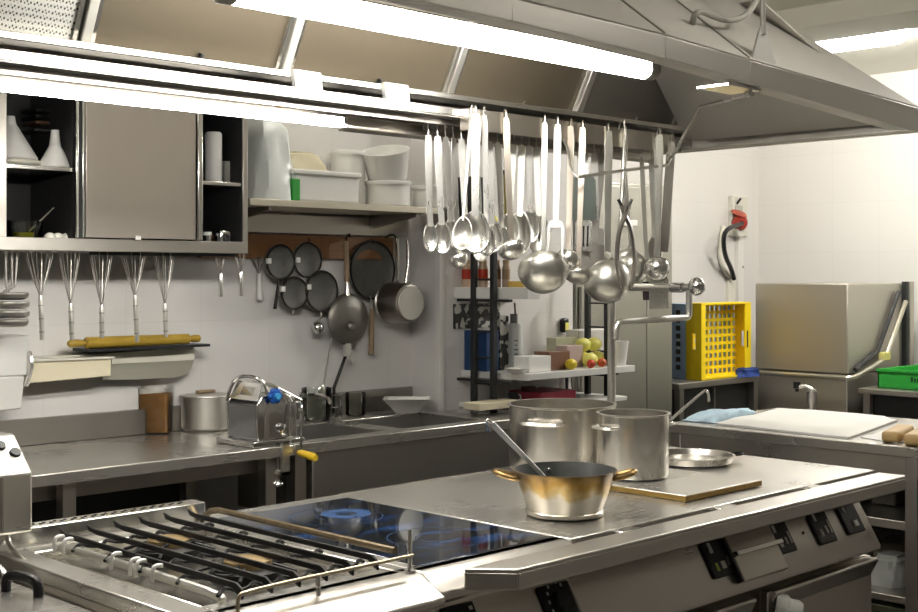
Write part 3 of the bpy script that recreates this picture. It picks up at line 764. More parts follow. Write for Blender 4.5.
# pot filler tap
px_, py_ = 3.50, 2.752
pf = thing('pot_filler', 'steel pot filler tap on a tall pipe behind the solid top range', 'tap', (px_,py_,.86))
zt = CAM_H-12*4.42/FPX
MB().tube([(px_,py_,.5),(px_,py_,zt-.02)], .0145, 16).build('riser', S_UTG, pf)
va = Vector((px_, 2.43, zt))
MB().tube(smooth([(px_,py_,zt-.03),(px_,py_,zt),(px_,py_-.03,zt)],2)+[(px_,2.47,zt)], .0135, 16).build('cross_pipe', S_UTG, pf)
m = MB().ell((px_,2.40,zt+.004), .026, .030, .030, 20, 14); m.build('valve_knob', CHROME, pf)
MB().rod((px_,2.50,zt),(px_,2.455,zt), .017, 16).rod((px_,2.455,zt),(px_,2.42,zt), .013, 16).build('valve_body', CHROME, pf)
zs = 1.36
MB().tube(smooth([(px_,2.43,zt),(px_,2.43,zs+.03),(px_,2.43,zs),(px_-.04,2.43,zs)],2)+[(px_-.34,2.43,zs-.004)]+smooth([(px_-.34,2.43,zs-.004),(px_-.385,2.43,zs-.005),(px_-.385,2.43,zs-.06)],2), .0105, 12).build('spout', S_UTG, pf)
# ------------------------------------------------------------------ back counter
YC = 3.60      # front edge of the counter
wt = thing('work_table', 'long stainless work table along the tiled back wall, open underneath', 'table', (1.6,3.93,0))
xs0, xs1 = .55, 2.775
MB().box(xs0,YC,.862,xs1,YB-.02,.90).build('worktop', S_TOP, wt, bevel=.004)
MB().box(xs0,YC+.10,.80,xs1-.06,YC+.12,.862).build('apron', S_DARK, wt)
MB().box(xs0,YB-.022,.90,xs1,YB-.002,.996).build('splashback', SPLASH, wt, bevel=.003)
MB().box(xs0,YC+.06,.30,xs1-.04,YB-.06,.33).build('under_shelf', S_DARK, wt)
for x in (xs0+.03, 1.93, xs1-.08):
    for y in (YC+.05, YB-.10): MB().box(x-.022,y-.022,0,x+.022,y+.022,.862).build('leg', S_X, wt)
MB().box(xs0,YB-.035,.33,xs1,YB-.03,.80).build('back_sheet', BLACKM, wt)  # black sheet stands in for the shade under the table
# sink unit
sx0, sx1 = 2.778, 3.935
sk = thing('double_sink', 'double bowl stainless sink unit with plain dark front beside the work table', 'sink', (3.35,3.93,0))
bw = [(2.87,3.29),(3.37,3.82)]; yb0, yb1 = 3.68, 4.06
m = MB()
m.box(sx0,YC,.862,sx1,YC+.04,.90).box(sx0,YC+.04,.892,sx1,yb0,.90).box(sx0,yb1,.892,sx1,YB-.02,.90)
m.box(sx0,yb0,.892,bw[0][0],yb1,.90).box(bw[0][1],yb0,.892,bw[1][0],yb1,.90).box(bw[1][1],yb0,.892,sx1,yb1,.90)
m.build('sink_top', S_TOP, sk, bevel=.003)
for x0, x1 in bw:
    m = MB()
    zt2, zb2, t = .892, .62, .006
    m.box(x0-t,yb0-t,zb2,x0,yb1+t,zt2).box(x1,yb0-t,zb2,x1+t,yb1+t,zt2).box(x0,yb0-t,zb2,x1,yb0,zt2).box(x0,yb1,zb2,x1,yb1+t,zt2).box(x0-t,yb0-t,zb2-t,x1+t,yb1+t,zb2)
    m.build('basin', BASIN_M, sk)
MB().box(sx0+.09,YC+.012,.36,4.03,YC+.03,.862).build('front_panel', S_DARK, sk, bevel=.003)
MB().box(4.012,YC+.03,.36,4.03,4.03,.862).build('side_panel', S_DARK, sk)
MB().box(sx1,YC,.862,4.04,4.03,.90).build('sink_end', S_TOP, sk, bevel=.003)
MB().box(sx0,YB-.022,.90,sx1-.003,YB-.002,.996).build('splashback', SPLASH, sk, bevel=.003)
for x in (sx0+.05, sx0+.06+.06, 3.98):
    MB().box(x-.025,YC+.03,0,x+.025,YC+.08,.862).build('leg', S_X, sk)
MB().box(3.95,4.0,0,3.98,4.03,.862).build('leg', S_X, sk)

# things on the counter
def ctr(u, v, Z=.90): return at(u, v, Z=Z)
# jar of brown powder
b = ctr(158, 434); b.y += .045; b.x += .02
D = b.dot(Vector((K,K,0))); s = 15.5*D/FPX
j = thing('storage_jar', 'square glass jar full of brown powder on the work table', 'jar', (b.x,b.y,.901))
hj = 49*D/FPX
def rsq(r, n=3): # rounded square outline, turned towards the room
    out = []
    for q in range(4):
        for k in range(n+1):
            a = PI/2*q + PI/2*k/n
            cx = (r-.012)*(1 if q in (0,3) else -1); cy = (r-.012)*(1 if q in (0,1) else -1)
            out.append((cx+.012*math.cos(a), cy+.012*math.sin(a)))
    M = Matrix.Rotation(PI/4, 2)
    return [(M @ Vector(p)) for p in out]
POWD = plain('brown_powder', (.33,.15,.04), .7, noise=.4, nscale=25)
fillp = [(b.x+p.x*.93, b.y+p.y*.93) for p in rsq(s)]
MB().zprism(fillp, .906, .901+hj*.80).build('powder', POWD, j)
m = MB(); pr = [(b.x+p.x, b.y+p.y) for p in rsq(s)]; n = len(pr)
vs = [(x,y,.902) for x,y in pr]+[(x,y,.901+hj*.9) for x,y in pr]+[(b.x+(x-b.x)*.86,b.y+(y-b.y)*.86,.901+hj*.94) for x,y in pr]+[(b.x+(x-b.x)*.86,b.y+(y-b.y)*.86,.901+hj) for x,y in pr]
m.add(vs, [tuple(range(n-1,-1,-1))]+[(r*n+i, r*n+(i+1)%n, (r+1)*n+(i+1)%n, (r+1)*n+i) for r in range(3) for i in range(n)])
m.build('jar_body', GLASS, j)
# lidded pot
b = ctr(202, 432); b += Vector((K,K,0))*.07
D = b.dot(Vector((K,K,0))); r = 24.5*D/FPX; hp_ = 34*D/FPX
o = thing('saucepan', 'battered aluminium pot with a flat lid beside the brown jar', 'pot', (b.x,b.y,.901))
MB().lathe([(0,.901),(r-.012,.901),(r,.912),(r,.901+hp_-.004),(r+.003,.901+hp_),(r-.004,.901+hp_),(r-.004,.915),(0,.908)], (b.x,b.y,0), 48).build('pot_body', ALU, o)
l = MB().lathe([(0,.901+hp_+.010),(r*.8,.901+hp_+.008),(r+.004,.901+hp_+.004),(r+.005,.901+hp_+.001),(0,.901+hp_+.001)], (b.x,b.y,0), 48).build('lid', ALU, o)
MB().box(b.x-.04,b.y-.012,.901+hp_+.010,b.x+.04,b.y+.012,.901+hp_+.022).build('lid_handle', WOODH, l, bevel=.004)
# pasta machine: rollers across the counter, crank over its front edge
PX0, PX1, PY0, PY1 = 2.637, 2.812, 3.628, 3.815
pm = thing('pasta_machine', 'chrome hand cranked pasta machine with blue knob clamped to the work table', 'pasta machine', (2.72, 3.72, .901))
MB().box(PX0-.03,PY0-.018,.901,PX1+.02,PY1+.02,.922).build('base', CHROME, pm, bevel=.004)
out = [(PX0+.004,.922),(PX0,1.045),(PX0+.02,1.075),(PX0+.055,1.085),(PX0+.12,1.085),(PX1-.01,1.06),(PX1,1.02),(PX1-.004,.922)]
for y in (PY0, PY1-.012):
    MB().prism([(x,y,z) for x,z in out], (0,.012,0)).build('end_plate', CHROME, pm, bevel=.003)
MB().box(PX0+.03,PY0-.004,.93,PX0+.05,PY0,1.05).build('strut', S_BRIGHT, pm, bevel=.002)
MB().box(PX1-.035,PY0-.004,.93,PX1-.02,PY0,1.04).build('strut', S_BRIGHT, pm, bevel=.002)
MB().prism([(PX0+.004,PY0+.012,.925),(PX0+.004,PY1-.012,.925),(PX0+.001,PY1-.012,1.042),(PX0+.001,PY0+.012,1.042)], (.006,0,0)).build('front_plate', plain('polished_plate', (.42,.44,.47), .18, 1.0), pm)
for x, z, r in ((PX0+.06,1.06,.024),(PX0+.115,1.06,.022)):
    MB().rod((x,PY0+.012,z),(x,PY1-.012,z), r, 20).build('roller', S_BRIGHT, pm)
MB().tube(smooth([(PX0+.004,PY1,1.05),(PX0+.006,PY1-.01,1.09),(PX0+.02,PY1-.03,1.132),(PX0+.03,PY1-.07,1.142),(PX0+.04,PY0+.06,1.138),(PX0+.05,PY0+.02,1.118),(PX0+.045,PY0,1.075)],2), .0065, 10).build('guard_hoop', CHROME, pm)
MB().prism([(PX0+.006,PY1-.015,1.06),(PX0+.006,PY0+.01,1.06),(PX0+.035,PY0+.02,1.112),(PX0+.03,PY1-.03,1.125)], (.003,0,0)).build('guard_plate', S_BRIGHT, pm)
MB().prism([(PX0+.10,PY0+.01,1.10),(PX0+.10,PY1-.02,1.115),(PX1+.01,PY1-.02,1.10),(PX1+.03,PY0+.01,1.05)], (0,.002,.004)).build('dough_tray', S_UTG, pm)
kc = at(275,396,Y=PY0-.014)
k = MB()
for i in range(6):
    a = PI/3*i; k.ell(kc+Vector((math.cos(a)*.019,0,math.sin(a)*.019)), .011,.012,.011, 8, 6)
k.rod(kc-Vector((0,.012,0)), kc+Vector((0,.014,0)), .020, 16); kn = k.build('dial_knob', plain('blue_knob', (.01,.09,.40), .3), pm)
MB().rod(kc-Vector((0,.012,0)), kc-Vector((0,.021,0)), .011, 14).build('knob_button', plain('light_blue', (.06,.35,.65), .3), kn)
sc_ = at(281,428,Y=PY0-.001)
MB().lathe([(.011,0),(.016,.004),(.016,.010),(.010,.012),(.007,.004),(0,.004)], sc_, 24, Matrix.Rotation(PI/2,4,'X')).build('socket', CHROME, pm)
MB().tube(smooth([sc_+Vector((0,-.004,-.018)), sc_+Vector((.012,-.010,-.022)), sc_+Vector((.022,-.006,-.036))],1), .005, 8).build('bracket', S_BRIGHT, pm)
MB().tube(smooth([kc+Vector((.024,.006,.006)), kc+Vector((.055,.004,.002)), kc+Vector((.078,.004,-.03)), kc+Vector((.082,.006,-.08))],2), .006, 8).build('spring_arm', S_BRIGHT, pm)
ch = at(301,453,Y=PY0-.05)
MB().tube(smooth([(PX1-.02,PY0,1.05),(PX1-.016,PY0-.03,1.05),(PX1-.014,PY0-.045,1.035),(ch.x-.002,PY0-.05,ch.z+.03),(ch.x,PY0-.05,ch.z)],1), .005, 8).build('crank', CHROME, pm)
MB().tube([ch+Vector((0,.012,0)), ch+Vector((0,-.004,0)), ch+Vector((.0,-.07,-.008)), ch+Vector((.0,-.082,-.010))], [.010,.0125,.0145,.011], 16).build('crank_grip', plain('yellow_grip', (.75,.50,.03), .35), pm)
MB().box(PX1-.10,3.582,.80,PX1-.07,3.596,.918).box(PX1-.10,3.582,.80,PX1-.07,3.65,.812).box(PX1-.10,3.582,.912,PX1-.07,PY0,.92).build('table_clamp', S_UTG, pm)
MB().cyl((PX1-.085,3.63,0), .008, .77, .8615, 12).ell((PX1-.085,3.63,.765), .02,.02,.012,14,8).build('clamp_screw', CHROME, pm)
# glass bowl/jug and utensils in the corner of the sink
jg = thing('glass_jug', 'clear glass jug standing behind the left sink bowl, next to the pasta machine', 'jug', (3.10,4.13,.901))
jb = at(318, 418, Y=4.12)
WATERY = thin_glass('thick_glass', (.93,.95,.93))
WL['glass_jug'] = Vector((jb.x,4.13,.901)); jg.location = (jb.x,4.13,.901)
MB().lathe([(0,.902),(.05,.902),(.058,.91),(.062,1.03),(.064,1.035),(.058,1.035),(.055,.915),(0,.910)], (jb.x,4.13,0), 32).build('jug_body', WATERY, jg)
MB().tube(smooth([(jb.x-.06,4.13,1.015),(jb.x-.10,4.11,1.01),(jb.x-.10,4.11,.94),(jb.x-.058,4.13,.93)],2), .007, 8).build('jug_handle', WATERY, jg)
gj = at(357, 418, Y=4.14)
gl_ = MB().lathe([(0,.902),(.036,.902),(.042,.906),(.044,1.0),(.041,1.0),(.039,.91),(0,.907)], (gj.x,4.15,0), 28).build('glass_tumbler', WATERY)
tag(gl_, 'tall clear glass tumbler against the dark splashback of the sink', 'glass')
ut = thing('draining_holder', 'chrome wire utensil holder at the back of the sink', 'holder', (jb.x+.09,4.15,.901))
hx = jb.x+.10
m = MB()
for zz in (.905,.95,1.0): m.tube([(hx+.04*math.cos(2*PI*k/20),4.15+.04*math.sin(2*PI*k/20),zz) for k in range(20)], .0025, 6, closed=True)
for k in range(10): m.rod((hx+.04*math.cos(2*PI*k/10),4.15+.04*math.sin(2*PI*k/10),.902),(hx+.04*math.cos(2*PI*k/10),4.15+.04*math.sin(2*PI*k/10),1.0), .002, 6)
m.build('wire_basket', CHROME, ut)
a = at(322,395,Y=4.14); b = at(333,331,Y=4.19)
o = thing('serving_spoon', 'long thin steel spoon standing in the wire holder at the sink', 'spoon', a)
MB().tube([(hx-.01,4.15,.92), a, b], .0038, 8).build('handle', S_UTG, o)
c = a+Vector((0,0,.012)); MB().ell(c, .022, .008, .034, 14, 10).build('bowl', S_BRIGHT, o)
a = at(334,388,Y=4.15); b = at(347,352,Y=4.19)
o = MB().tube([(hx+.012,4.155,.92), a, b+(b-a)*.35], [.006,.007,.007], 10).build('spatula', BLACK); tag(o, 'black handled spatula standing in the wire holder at the sink', 'spatula')
# mixer tap at the wall
tpb = at(305, 421, Y=4.14)
o = thing('sink_tap', 'chrome column of the sink tap beside the crank of the pasta machine', 'tap', (tpb.x,4.16,.901))
MB().rod((tpb.x,4.16,.901),(tpb.x,4.16,1.02), .012, 14).build('column', CHROME, o)
MB().tube(smooth([(tpb.x,4.16,1.0),(tpb.x+.01,4.12,1.015),(tpb.x+.02,4.02,1.01),(tpb.x+.02,4.0,.98)],2), .008, 10).build('spout', CHROME, o)
# steel tray on the rim of the second sink bowl
tb = at(407, 413, Z=.905)
o = thing('oven_dish', 'flared steel dish with a little food sitting at the end of the sink', 'dish', (tb.x-.01,tb.y+.06,.901))
tc_ = at(407, 407, Y=4.09); tx, ty = tc_.x, 4.09
m = MB(); b0, b1 = .045, .098
vs = []
Rz = Matrix.Rotation(PI/4, 3, 'Z')
for (hw, zz) in ((b0,.901),(b1,.962),(b1+.004,.964),(b1-.004,.962),(b0-.003,.906)):
    vs += [Rz @ Vector(p)+Vector((tx,ty,0)) for p in ((-hw*.8,-hw,zz),(hw*.8,-hw,zz),(hw*.8,hw,zz),(-hw*.8,hw,zz))]
fs = [(3,2,1,0)]+[(r*4+i,r*4+(i+1)%4,(r+1)*4+(i+1)%4,(r+1)*4+i) for r in range(4) for i in range(4)]+[(16,17,18,19)]
m.add(vs, fs).build('dish', PALE_M, o)
MB().ell((tx,ty,.935), .04,.035,.022,12,8).build('food', plain('green_food', (.20,.19,.05), .6), o)

# ------------------------------------------------------------------ wall cabinet
YW = 3.90
cab = thing('wall_cabinet', 'stainless wall cabinet with one sliding door and open dark compartments at both ends', 'cabinet', (2.3,4.07,1.58))
cx0, cx1, cz0, cz1 = 1.83, 2.79, 1.58, 2.14
CAB_SHADE = plain('cabinet_shade', (.030,.030,.031), .55, .2)  # near-black stands in for the shade inside the steel cabinet
m = MB().box(cx0,YW,cz0,cx0+.02,YB,cz1).box(cx1-.02,YW,cz0,cx1,YB,cz1).box(cx0,YW,cz0,cx1,YB,cz0+.02).box(cx0,YW,cz1-.02,cx1,YB,cz1)
m.build('casing', S_Z, cab)
MB().box(cx0,YW-.003,cz0,cx1,YW,cz0+.042).box(cx0,YW-.003,cz1-.04,cx1,YW,cz1).box(cx0,YW-.003,cz0+.042,cx0+.026,YW,cz1-.04).box(cx1-.022,YW-.003,cz0+.042,cx1,YW,cz1-.04).build('face_frame', S_X, cab, bevel=.0015)
MB().box(cx0+.02,YB-.02,cz0+.02,cx1-.02,YB-.012,cz1-.02).box(cx0+.02,YW+.006,cz0+.02,cx0+.022,YB-.02,cz1-.02).box(cx1-.022,YW+.006,cz0+.02,cx1-.02,YB-.02,cz1-.02).build('lining', CAB_SHADE, cab)  # dark sheets that paint the shade of the open compartments
dv0, dv1 = at(78,200,Y=YW).x, at(201,200,Y=YW).x
MB().box(dv0-.004,YW+.03,cz0+.02,dv0+.012,YB-.02,cz1-.02).build('partition', CAB_SHADE, cab)
MB().box(dv1-.012,YW+.03,cz0+.02,dv1+.004,YB-.02,cz1-.02).build('partition', CAB_SHADE, cab)
zs1 = at(40,168,Y=4.0).z; zs2 = at(222,182,Y=YW+.02).z
MB().box(cx0+.02,YW+.008,zs1-.014,dv0-.004,YB-.02,zs1).build('shelf', S_BRIGHT, cab, bevel=.002)
MB().box(dv1+.004,YW+.008,zs2-.014,cx1-.02,YB-.02,zs2).build('shelf', S_BRIGHT, cab, bevel=.002)
d0, d1 = at(86,200,Y=YW-.014).x, at(196,200,Y=YW-.014).x
dr_ = MB().box(d0,YW-.014,cz0+.046,d1,YW-.004,cz1-.03).build('sliding_door', DOOR_M, cab, bevel=.002)
MB().box(d0-.034,YW-.012,cz0+.044,d0-.024,YW-.004,cz1-.03).box(d0-.010,YW-.010,cz0+.044,d0-.002,YW-.004,cz1-.03).build('door_edge', S_UT, dr_, bevel=.002)
MB().box(d0-.024,YW-.008,cz0+.044,d0-.010,YW-.003,cz1-.03).build('door_channel', BLACKM, dr_)
MB().box(d1+.004,YW-.022,cz0+.044,d1+.026,YW-.004,cz1-.03).build('door_pull', S_BRIGHT, dr_, bevel=.004)
MB().cbox(((d0+d1)/2-.02,YW-.016,cz0+.048), .02,.006,.014).build('door_stop', WPLAS, dr_)
MB().box(cx0+.35,YW+.05,cz0-.012,cx1-.01,YW+.062,cz0).build('hook_rail', BLACKM, cab)

def lay(u0, u1, Y): return at(u0,200,Y=Y).x, at(u1,200,Y=Y).x
# cabinet contents
zf = cz0+.0205
def funnel(name, label, c, r, h, spout, mat=WPLAS):
    o = thing(name, label, 'funnel', c)
    MB().lathe([(r,0),(r+.002,.006),(.02,h),(.016,h),(r-.006,.008),(r-.004,0)], c, 32).build('cone', mat, o)
    MB().lathe([(.02,h-.004),(.013,h+spout),(.009,h+spout),(.014,h-.004)], c, 20).build('spout', mat, o)
    return o
a = at(55,165,Y=4.0); r = 17*4.19/FPX
funnel('funnel', 'white plastic funnel standing upside down on the cabinet shelf', Vector((a.x,4.0,zs1+.001)), r, .075, .055)
a = at(10,165,Y=4.03)
funnel('funnel', 'large white plastic funnel at the outer end of the cabinet shelf', Vector((a.x+.012,4.05,zs1+.026)), .085, .115, .03)
o = MB().lathe([(0,0),(.085,0),(.095,.012),(.092,.022),(0,.024)], (a.x+.015,4.05,zs1+.001), 32).build('soup_plate', WPLAS2)
tag(o, 'white upturned plate under the large funnel on the cabinet shelf', 'plate')
for i in range(3):
    c = at(44,126-6*i,Y=4.14)
    o = MB().box(c.x-.055,4.09,c.z,c.x+.055,4.20,c.z+.012).build('baking_tin', IRON if i else plain('dark_brown_tin', (.10,.05,.03), .5, .4), bevel=.004)
    tag(o, ['dark baking tin lowest of the small stack at the top of the cabinet','dark baking tin in the middle of the small stack at the top of the cabinet','dark baking tin topmost of the small stack in the cabinet'][i], 'tin', 'dark tins in the cabinet')
c0 = at(44,132,Y=4.16)
o = MB().box(c0.x-.075,4.08,c0.z-.008,dv0-.006,4.22,c0.z-.0).build('wire_shelf', DARKIN); tag(o, 'small dark upper rack under the baking tins in the cabinet', 'shelf')
a = at(26,236,Y=4.0)
o = thing('glass_jar', 'wide glass jar of yellow pickles with a spoon, at the bottom of the cabinet', 'jar', (a.x,4.02,zf))
MB().lathe([(0,.002),(.045,.002),(.052,.01),(.066,.075),(.068,.078),(.063,.078),(.049,.012),(0,.008)], (a.x,4.02,zf), 32).build('jar_body', GLASS, o)
MB().lathe([(0,.010),(.047,.012),(.054,.040),(0,.040)], (a.x,4.02,zf), 28).build('pickles', plain('yellow_pickle', (.62,.52,.02), .4, noise=.4, nscale=30), o)
e = at(54,208,Y=3.98)
o = MB().tube([(a.x+.01,4.0,zf+.045), e], [.0035,.0045], 8).build('teaspoon', S_BRIGHT); tag(o, 'thin steel teaspoon leaning out of the jar of yellow pickles', 'spoon')
for i, (u, l) in enumerate(((50,'round white cheese beside the pickle jar'), (58,'round white cheese in the middle of three at the bottom of the cabinet'), (66,'round white cheese nearest the cabinet door'))):
    c = at(u,236,Y=3.96+.01*i)
    o = MB().ell((c.x,c.y,zf+.021), .021,.02,.020,16,10).build('cheese', plain('white_cheese%d' % i, (.80,.78,.70), .5, noise=.05)); tag(o, l, 'cheese', 'white cheeses in the cabinet')
b = at(67,236,Y=4.06); t = at(59,196,Y=4.06)
o = thing('shaker', 'cylindrical steel grater tilted against the cabinet partition', 'grater', b)
dd = (t-b); 
MB().tube([b+dd*.30, t], [.018,.022], 20).build('drum', steel('perforated', (.62,.60,.55), .35, (60,60,60), .2, bump=.4), o)
MB().tube([Vector((b.x+.012,4.06,zf+.002)), b+dd*.32], .006, 8).build('grip', BLACK, o)
a = at(210,177,Y=4.0)
o = MB().lathe([(0,0),(.030,0),(.032,.004),(.032,.175),(.026,.184),(0,.184)], (a.x-.012,3.96,zs2+.001), 28).build('canister', WPLAS); tag(o, 'tall white canister on the small cabinet shelf', 'canister')
a = at(228,177,Y=4.0)
o = MB().box(a.x-.028,3.98,zs2+.001,a.x+.03,4.05,zs2+.085).build('packet', GREYP, bevel=.004); tag(o, 'small grey packet beside the white canister in the cabinet', 'packet')
for u, w, l, nm in ((209,.018,'round clear spice jar next to the cabinet door','spice_jar'), (221,.027,'chrome kitchen timer with round dial at the bottom of the cabinet','kitchen_timer'), (238,.009,'slim white battery shaped spice tube at the end of the cabinet','spice_tube')):
    c = at(u,240,Y=3.96)
    o = thing(nm, l, nm.split('_')[-1] if nm != 'kitchen_timer' else 'timer', (c.x,3.97,zf))
    if nm == 'kitchen_timer':
        MB().box(c.x-w,3.925,zf,c.x+w,3.965,zf+.066).build('case', CHROME, o, bevel=.012, seg=3)
        MB().lathe([(.014,0),(.016,.003),(.010,.005),(.0,.002)], (c.x,3.925,zf+.036), 20, Matrix.Rotation(PI/2,4,'X')).build('dial', BLACK, o)
    else:
        MB().cyl((c.x,3.97,0), w, zf+.001, zf+.045, 20).build('jar_body', CHROME if w > .01 else WPLAS, o)
        MB().cyl((c.x,3.97,0), w*.9, zf+.045, zf+.058, 20).build('lid', WPLAS if w > .01 else BLACK, o)
c = at(214,238,Y=4.0)
o = MB().cyl((c.x,4.03,0), .016, zf+.001, zf+.05, 16).build('spice_jar', plain('orange_spice', (.45,.20,.03), .4)); tag(o, 'small orange spice jar behind the chrome timer', 'jar')

# ------------------------------------------------------------------ whisks under the cabinet (hung by their wire loops)
YH = 3.975
def whisk(u, uw, vtop, vneck, vend, label, ub=None, mat=S_DARK, hmat=S_UTG, n=4, grp='whisks hung under the wall cabinet', hw=.008):
    ub = ub if ub is not None else u
    top = at(u,vtop,Y=YH); nk = at((u+ub)/2+.0,vneck,Y=YH); en = at(ub,vend,Y=YH)
    W = uw/2*top.dot(Vector((K,K,0)))/FPX/K*.9
    o = thing('whisk', label, 'whisk', (top.x,YH,en.z), grp)
    m = MB()
    for k in range(n):
        a = PI*k/n+.2
        dx, dy = math.cos(a)*W, math.sin(a)*W*.8
        H = top.z-nk.z
        P = []
        for s in (-1, 1):
            seq = [(0,.06),(0,0),(.28,-.0),(.68,.32),(.97,.82),(1.0,.92),(.82,1.0),(.4,1.03)] if False else [(.05,0),(.22,.15),(.62,.5),(.95,.85),(1.0,.95),(.7,1.03),(0,1.06)]
            pts = [Vector((nk.x+(top.x-nk.x)*f+dx*s*w, YH+dy*s*w, nk.z+H*f)) for w, f in seq]
            P = pts if s == -1 else P+pts[::-1][1:]
        m.tube(smooth(P,1), .0014, 5)
    m.build('wires', mat, o)
    h = MB().tube([nk+(nk-en)*.02, nk+(en-nk)*.1, nk+(en-nk)*.5, en], [hw*.7,hw,hw*1.05,hw*.95], 12).build('handle', hmat, o)
    if hmat is S_UTG:
        for f in (.2,.5,.8):
            c = nk+(en-nk)*f; MB().tube([c, c+(en-nk).normalized()*.004], hw*1.1, 12).build('ring', S_DARK, h)
whisk(39, 22, 251, 296, 340, 'balloon whisk with the widest wire head, beside the hanging moulds', 42)
whisk(69, 17, 251, 304, 340, 'balloon whisk second along from the moulds under the wall cabinet', 72)
whisk(101, 18, 251, 306, 338, 'balloon whisk third along, above the middle of the rolling pin', 102)
whisk(133, 20, 251, 296, 342, 'balloon whisk fourth along, with a ringed handle over the rolling pin', 137)
whisk(164, 17, 251, 304, 337, 'balloon whisk fifth along, over the tip of the rolling pin', 166)
whisk(220, 9, 254, 274, 297, 'small whisk with steel handle under the end of the cabinet', 221, hw=.0095, hmat=S_BRIGHT, grp='small whisks')
whisk(240, 9, 254, 272, 296, 'small whisk with steel handle under the corner stile of the cabinet', 241, hw=.0095, hmat=S_BRIGHT, grp='small whisks')
YH = 4.22
whisk(258, 10, 258, 274, 300, 'small whisk with white handle hung on the wood rail', 260, hmat=WPLAS, hw=.010, grp='small whisks')
YH = 3.975

# hanging moulds and steel hopper at the left edge of the photo
for i, (u, l) in enumerate(((6,'steel ladle shaft hung under the cabinet end, outermost of three hooks'), (12,'steel hook shaft in the middle of three holding the ridged moulds'), (18,'steel hook shaft leaning, nearest the first whisk'))):
    t = at(u,251,Y=3.97); b = at(u-(3 if i == 2 else 0),286,Y=3.97)
    o = thing('hook', l, 'hook', b, 'shafts of the hanging moulds')
    MB().rod(t+Vector((0,0,.01)), b, .004, 8).build('shaft', S_DARK, o)
    MB().tube(smooth([b, b+Vector((-.02,0,-.012)), b+Vector((-.03,0,-.02))] if i else [b, b+Vector((.01,0,-.02))],1), .004, 6).build('claw', S_DARK, o)
for i in range(4):
    c = at(10, 296+9*i, Y=3.97)
    m = MB()
    rr = .062-.004*abs(i-1.5)
    m.lathe([(rr*.8,-.012),(rr,-.006),(rr+.003,.006),(rr,.012),(rr-.004,.006),(rr*.7,-.010),(0,-.012)], (c.x,3.97,c.z), 36)
    o = m.build('pastry_mould', S_UT if i in (1,2) else S_DARK)
    tag(o, ['ridged steel mould topmost of the hanging stack','ridged steel mould second in the hanging stack','ridged steel mould third in the hanging stack','ridged steel mould lowest of the hanging stack'][i], 'mould', 'ridged moulds hung under the cabinet end')
# hopper / scoop shaped steel bin on the wall
Pb = [at(u,v,Y=4.10) for u, v in ((-40,340),(31,335),(28,376),(22,409),(-40,416))]
hb2 = thing('steel_bin', 'plain steel chute shaped bin fixed to the wall below the hanging moulds', 'bin', (Pb[3].x-.1,4.15,Pb[4].z))
m = MB().prism([Pb[0],Pb[1],Pb[2],at(-40,378,Y=4.10)], (0,.14,0)); m.build('upper_body', PALE_M, hb2, bevel=.006)
m = MB().prism([at(-40,378,Y=4.095),at(25,376,Y=4.095),Pb[3],Pb[4]], (0,.13,0)); m.build('lower_body', PALE_M, hb2, bevel=.006)
MB().tube(smooth([at(29,352,Y=4.10),at(32,362,Y=4.08),at(30,374,Y=4.09),at(26,386,Y=4.10)],1), .008, 8).build('latch', S_UT, hb2)

# rolling pin, rack, boards and cleaver on the back wall
YWL = YB
a, b = at(68,344,Y=4.16), at(200,338,Y=4.16)
zc = (a.z+b.z)/2
rk = thing('wall_rack', 'narrow dark wall bracket carrying the rolling pin', 'rack', ((a.x+b.x)/2,4.2,zc-.03))
e = at(205,346,Y=4.16)
MB().box(at(85,350,Y=4.16).x,4.125,zc-.031,e.x,YB,zc-.021).build('ledge', BLACKM, rk)
rp = thing('rolling_pin', 'yellowed wooden rolling pin with turned ends lying on the wall bracket', 'rolling pin', ((a.x+b.x)/2,4.16,zc-.02))
L = b.x-a.x
MB().tube([(a.x+L*.12,4.16,zc),(a.x+L*.13,4.16,zc),(a.x+L*.9,4.16,zc),(a.x+L*.91,4.16,zc)], [.016,.0215,.0195,.014], 20).build('barrel', WOODY, rp)
MB().tube([(a.x,4.16,zc),(a.x+.008,4.16,zc),(a.x+L*.06,4.16,zc),(a.x+L*.12,4.16,zc)], [.008,.014,.015,.010], 16).build('grip', WOODY, rp)
MB().tube([(a.x+L*.91,4.16,zc),(a.x+L*.95,4.16,zc),(b.x-.006,4.16,zc),(b.x,4.16,zc)], [.010,.014,.014,.008], 16).build('grip', WOODY, rp)
p0 = at(27,361,Y=4.14); p1 = at(112,380,Y=4.14)
kb = thing('knife_box', 'long cream plastic knife box fixed to the back wall', 'box', ((p0.x+p1.x)/2,4.18,p1.z))
q0, q1 = at(112,357,Y=4.13), at(27,383,Y=4.13)
MB().prism([at(26,361,Y=4.13),at(111,357,Y=4.13),at(111,376,Y=4.13),at(24,384,Y=4.13)], (0,.115,0)).build('box_body', CREAM, kb, bevel=.003)
MB().prism([at(26,360,Y=4.12),at(115,356.5,Y=4.12),at(115,358.5,Y=4.12),at(26,362,Y=4.12)], (0,.125,0)).build('rim', WPLAS2, kb)
P = [at(u,v,Y=4.20) for u, v in ((30,358.5),(192,347),(195,349),(195,358),(190,360),(111,362),(111,356),(30,361))]
kr = MB().prism(P, (0,.045,0)).build('wall_strip', WPLAS2, bevel=.002); tag(kr, 'white wall strip with a slot above the cleaver blade', 'strip')
cl = thing('cleaver', 'long dull cleaver with a rounded tip hung below the white wall strip', 'cleaver', at(150,378,Y=4.19))
P = [at(u,v,Y=4.185) for u, v in ((103,380),(103,364),(150,362),(194,360),(191,369),(186,374),(178,377),(140,379.5))]
MB().prism(P, (0,.004,0)).build('blade', plain('dull_blade', (.47,.46,.38), .4, .5), cl)
MB().prism([at(u,v,Y=4.18) for u, v in ((112,364),(112,359),(193,354),(194,360))], (0,.012,0)).build('spine', WPLAS2, cl)

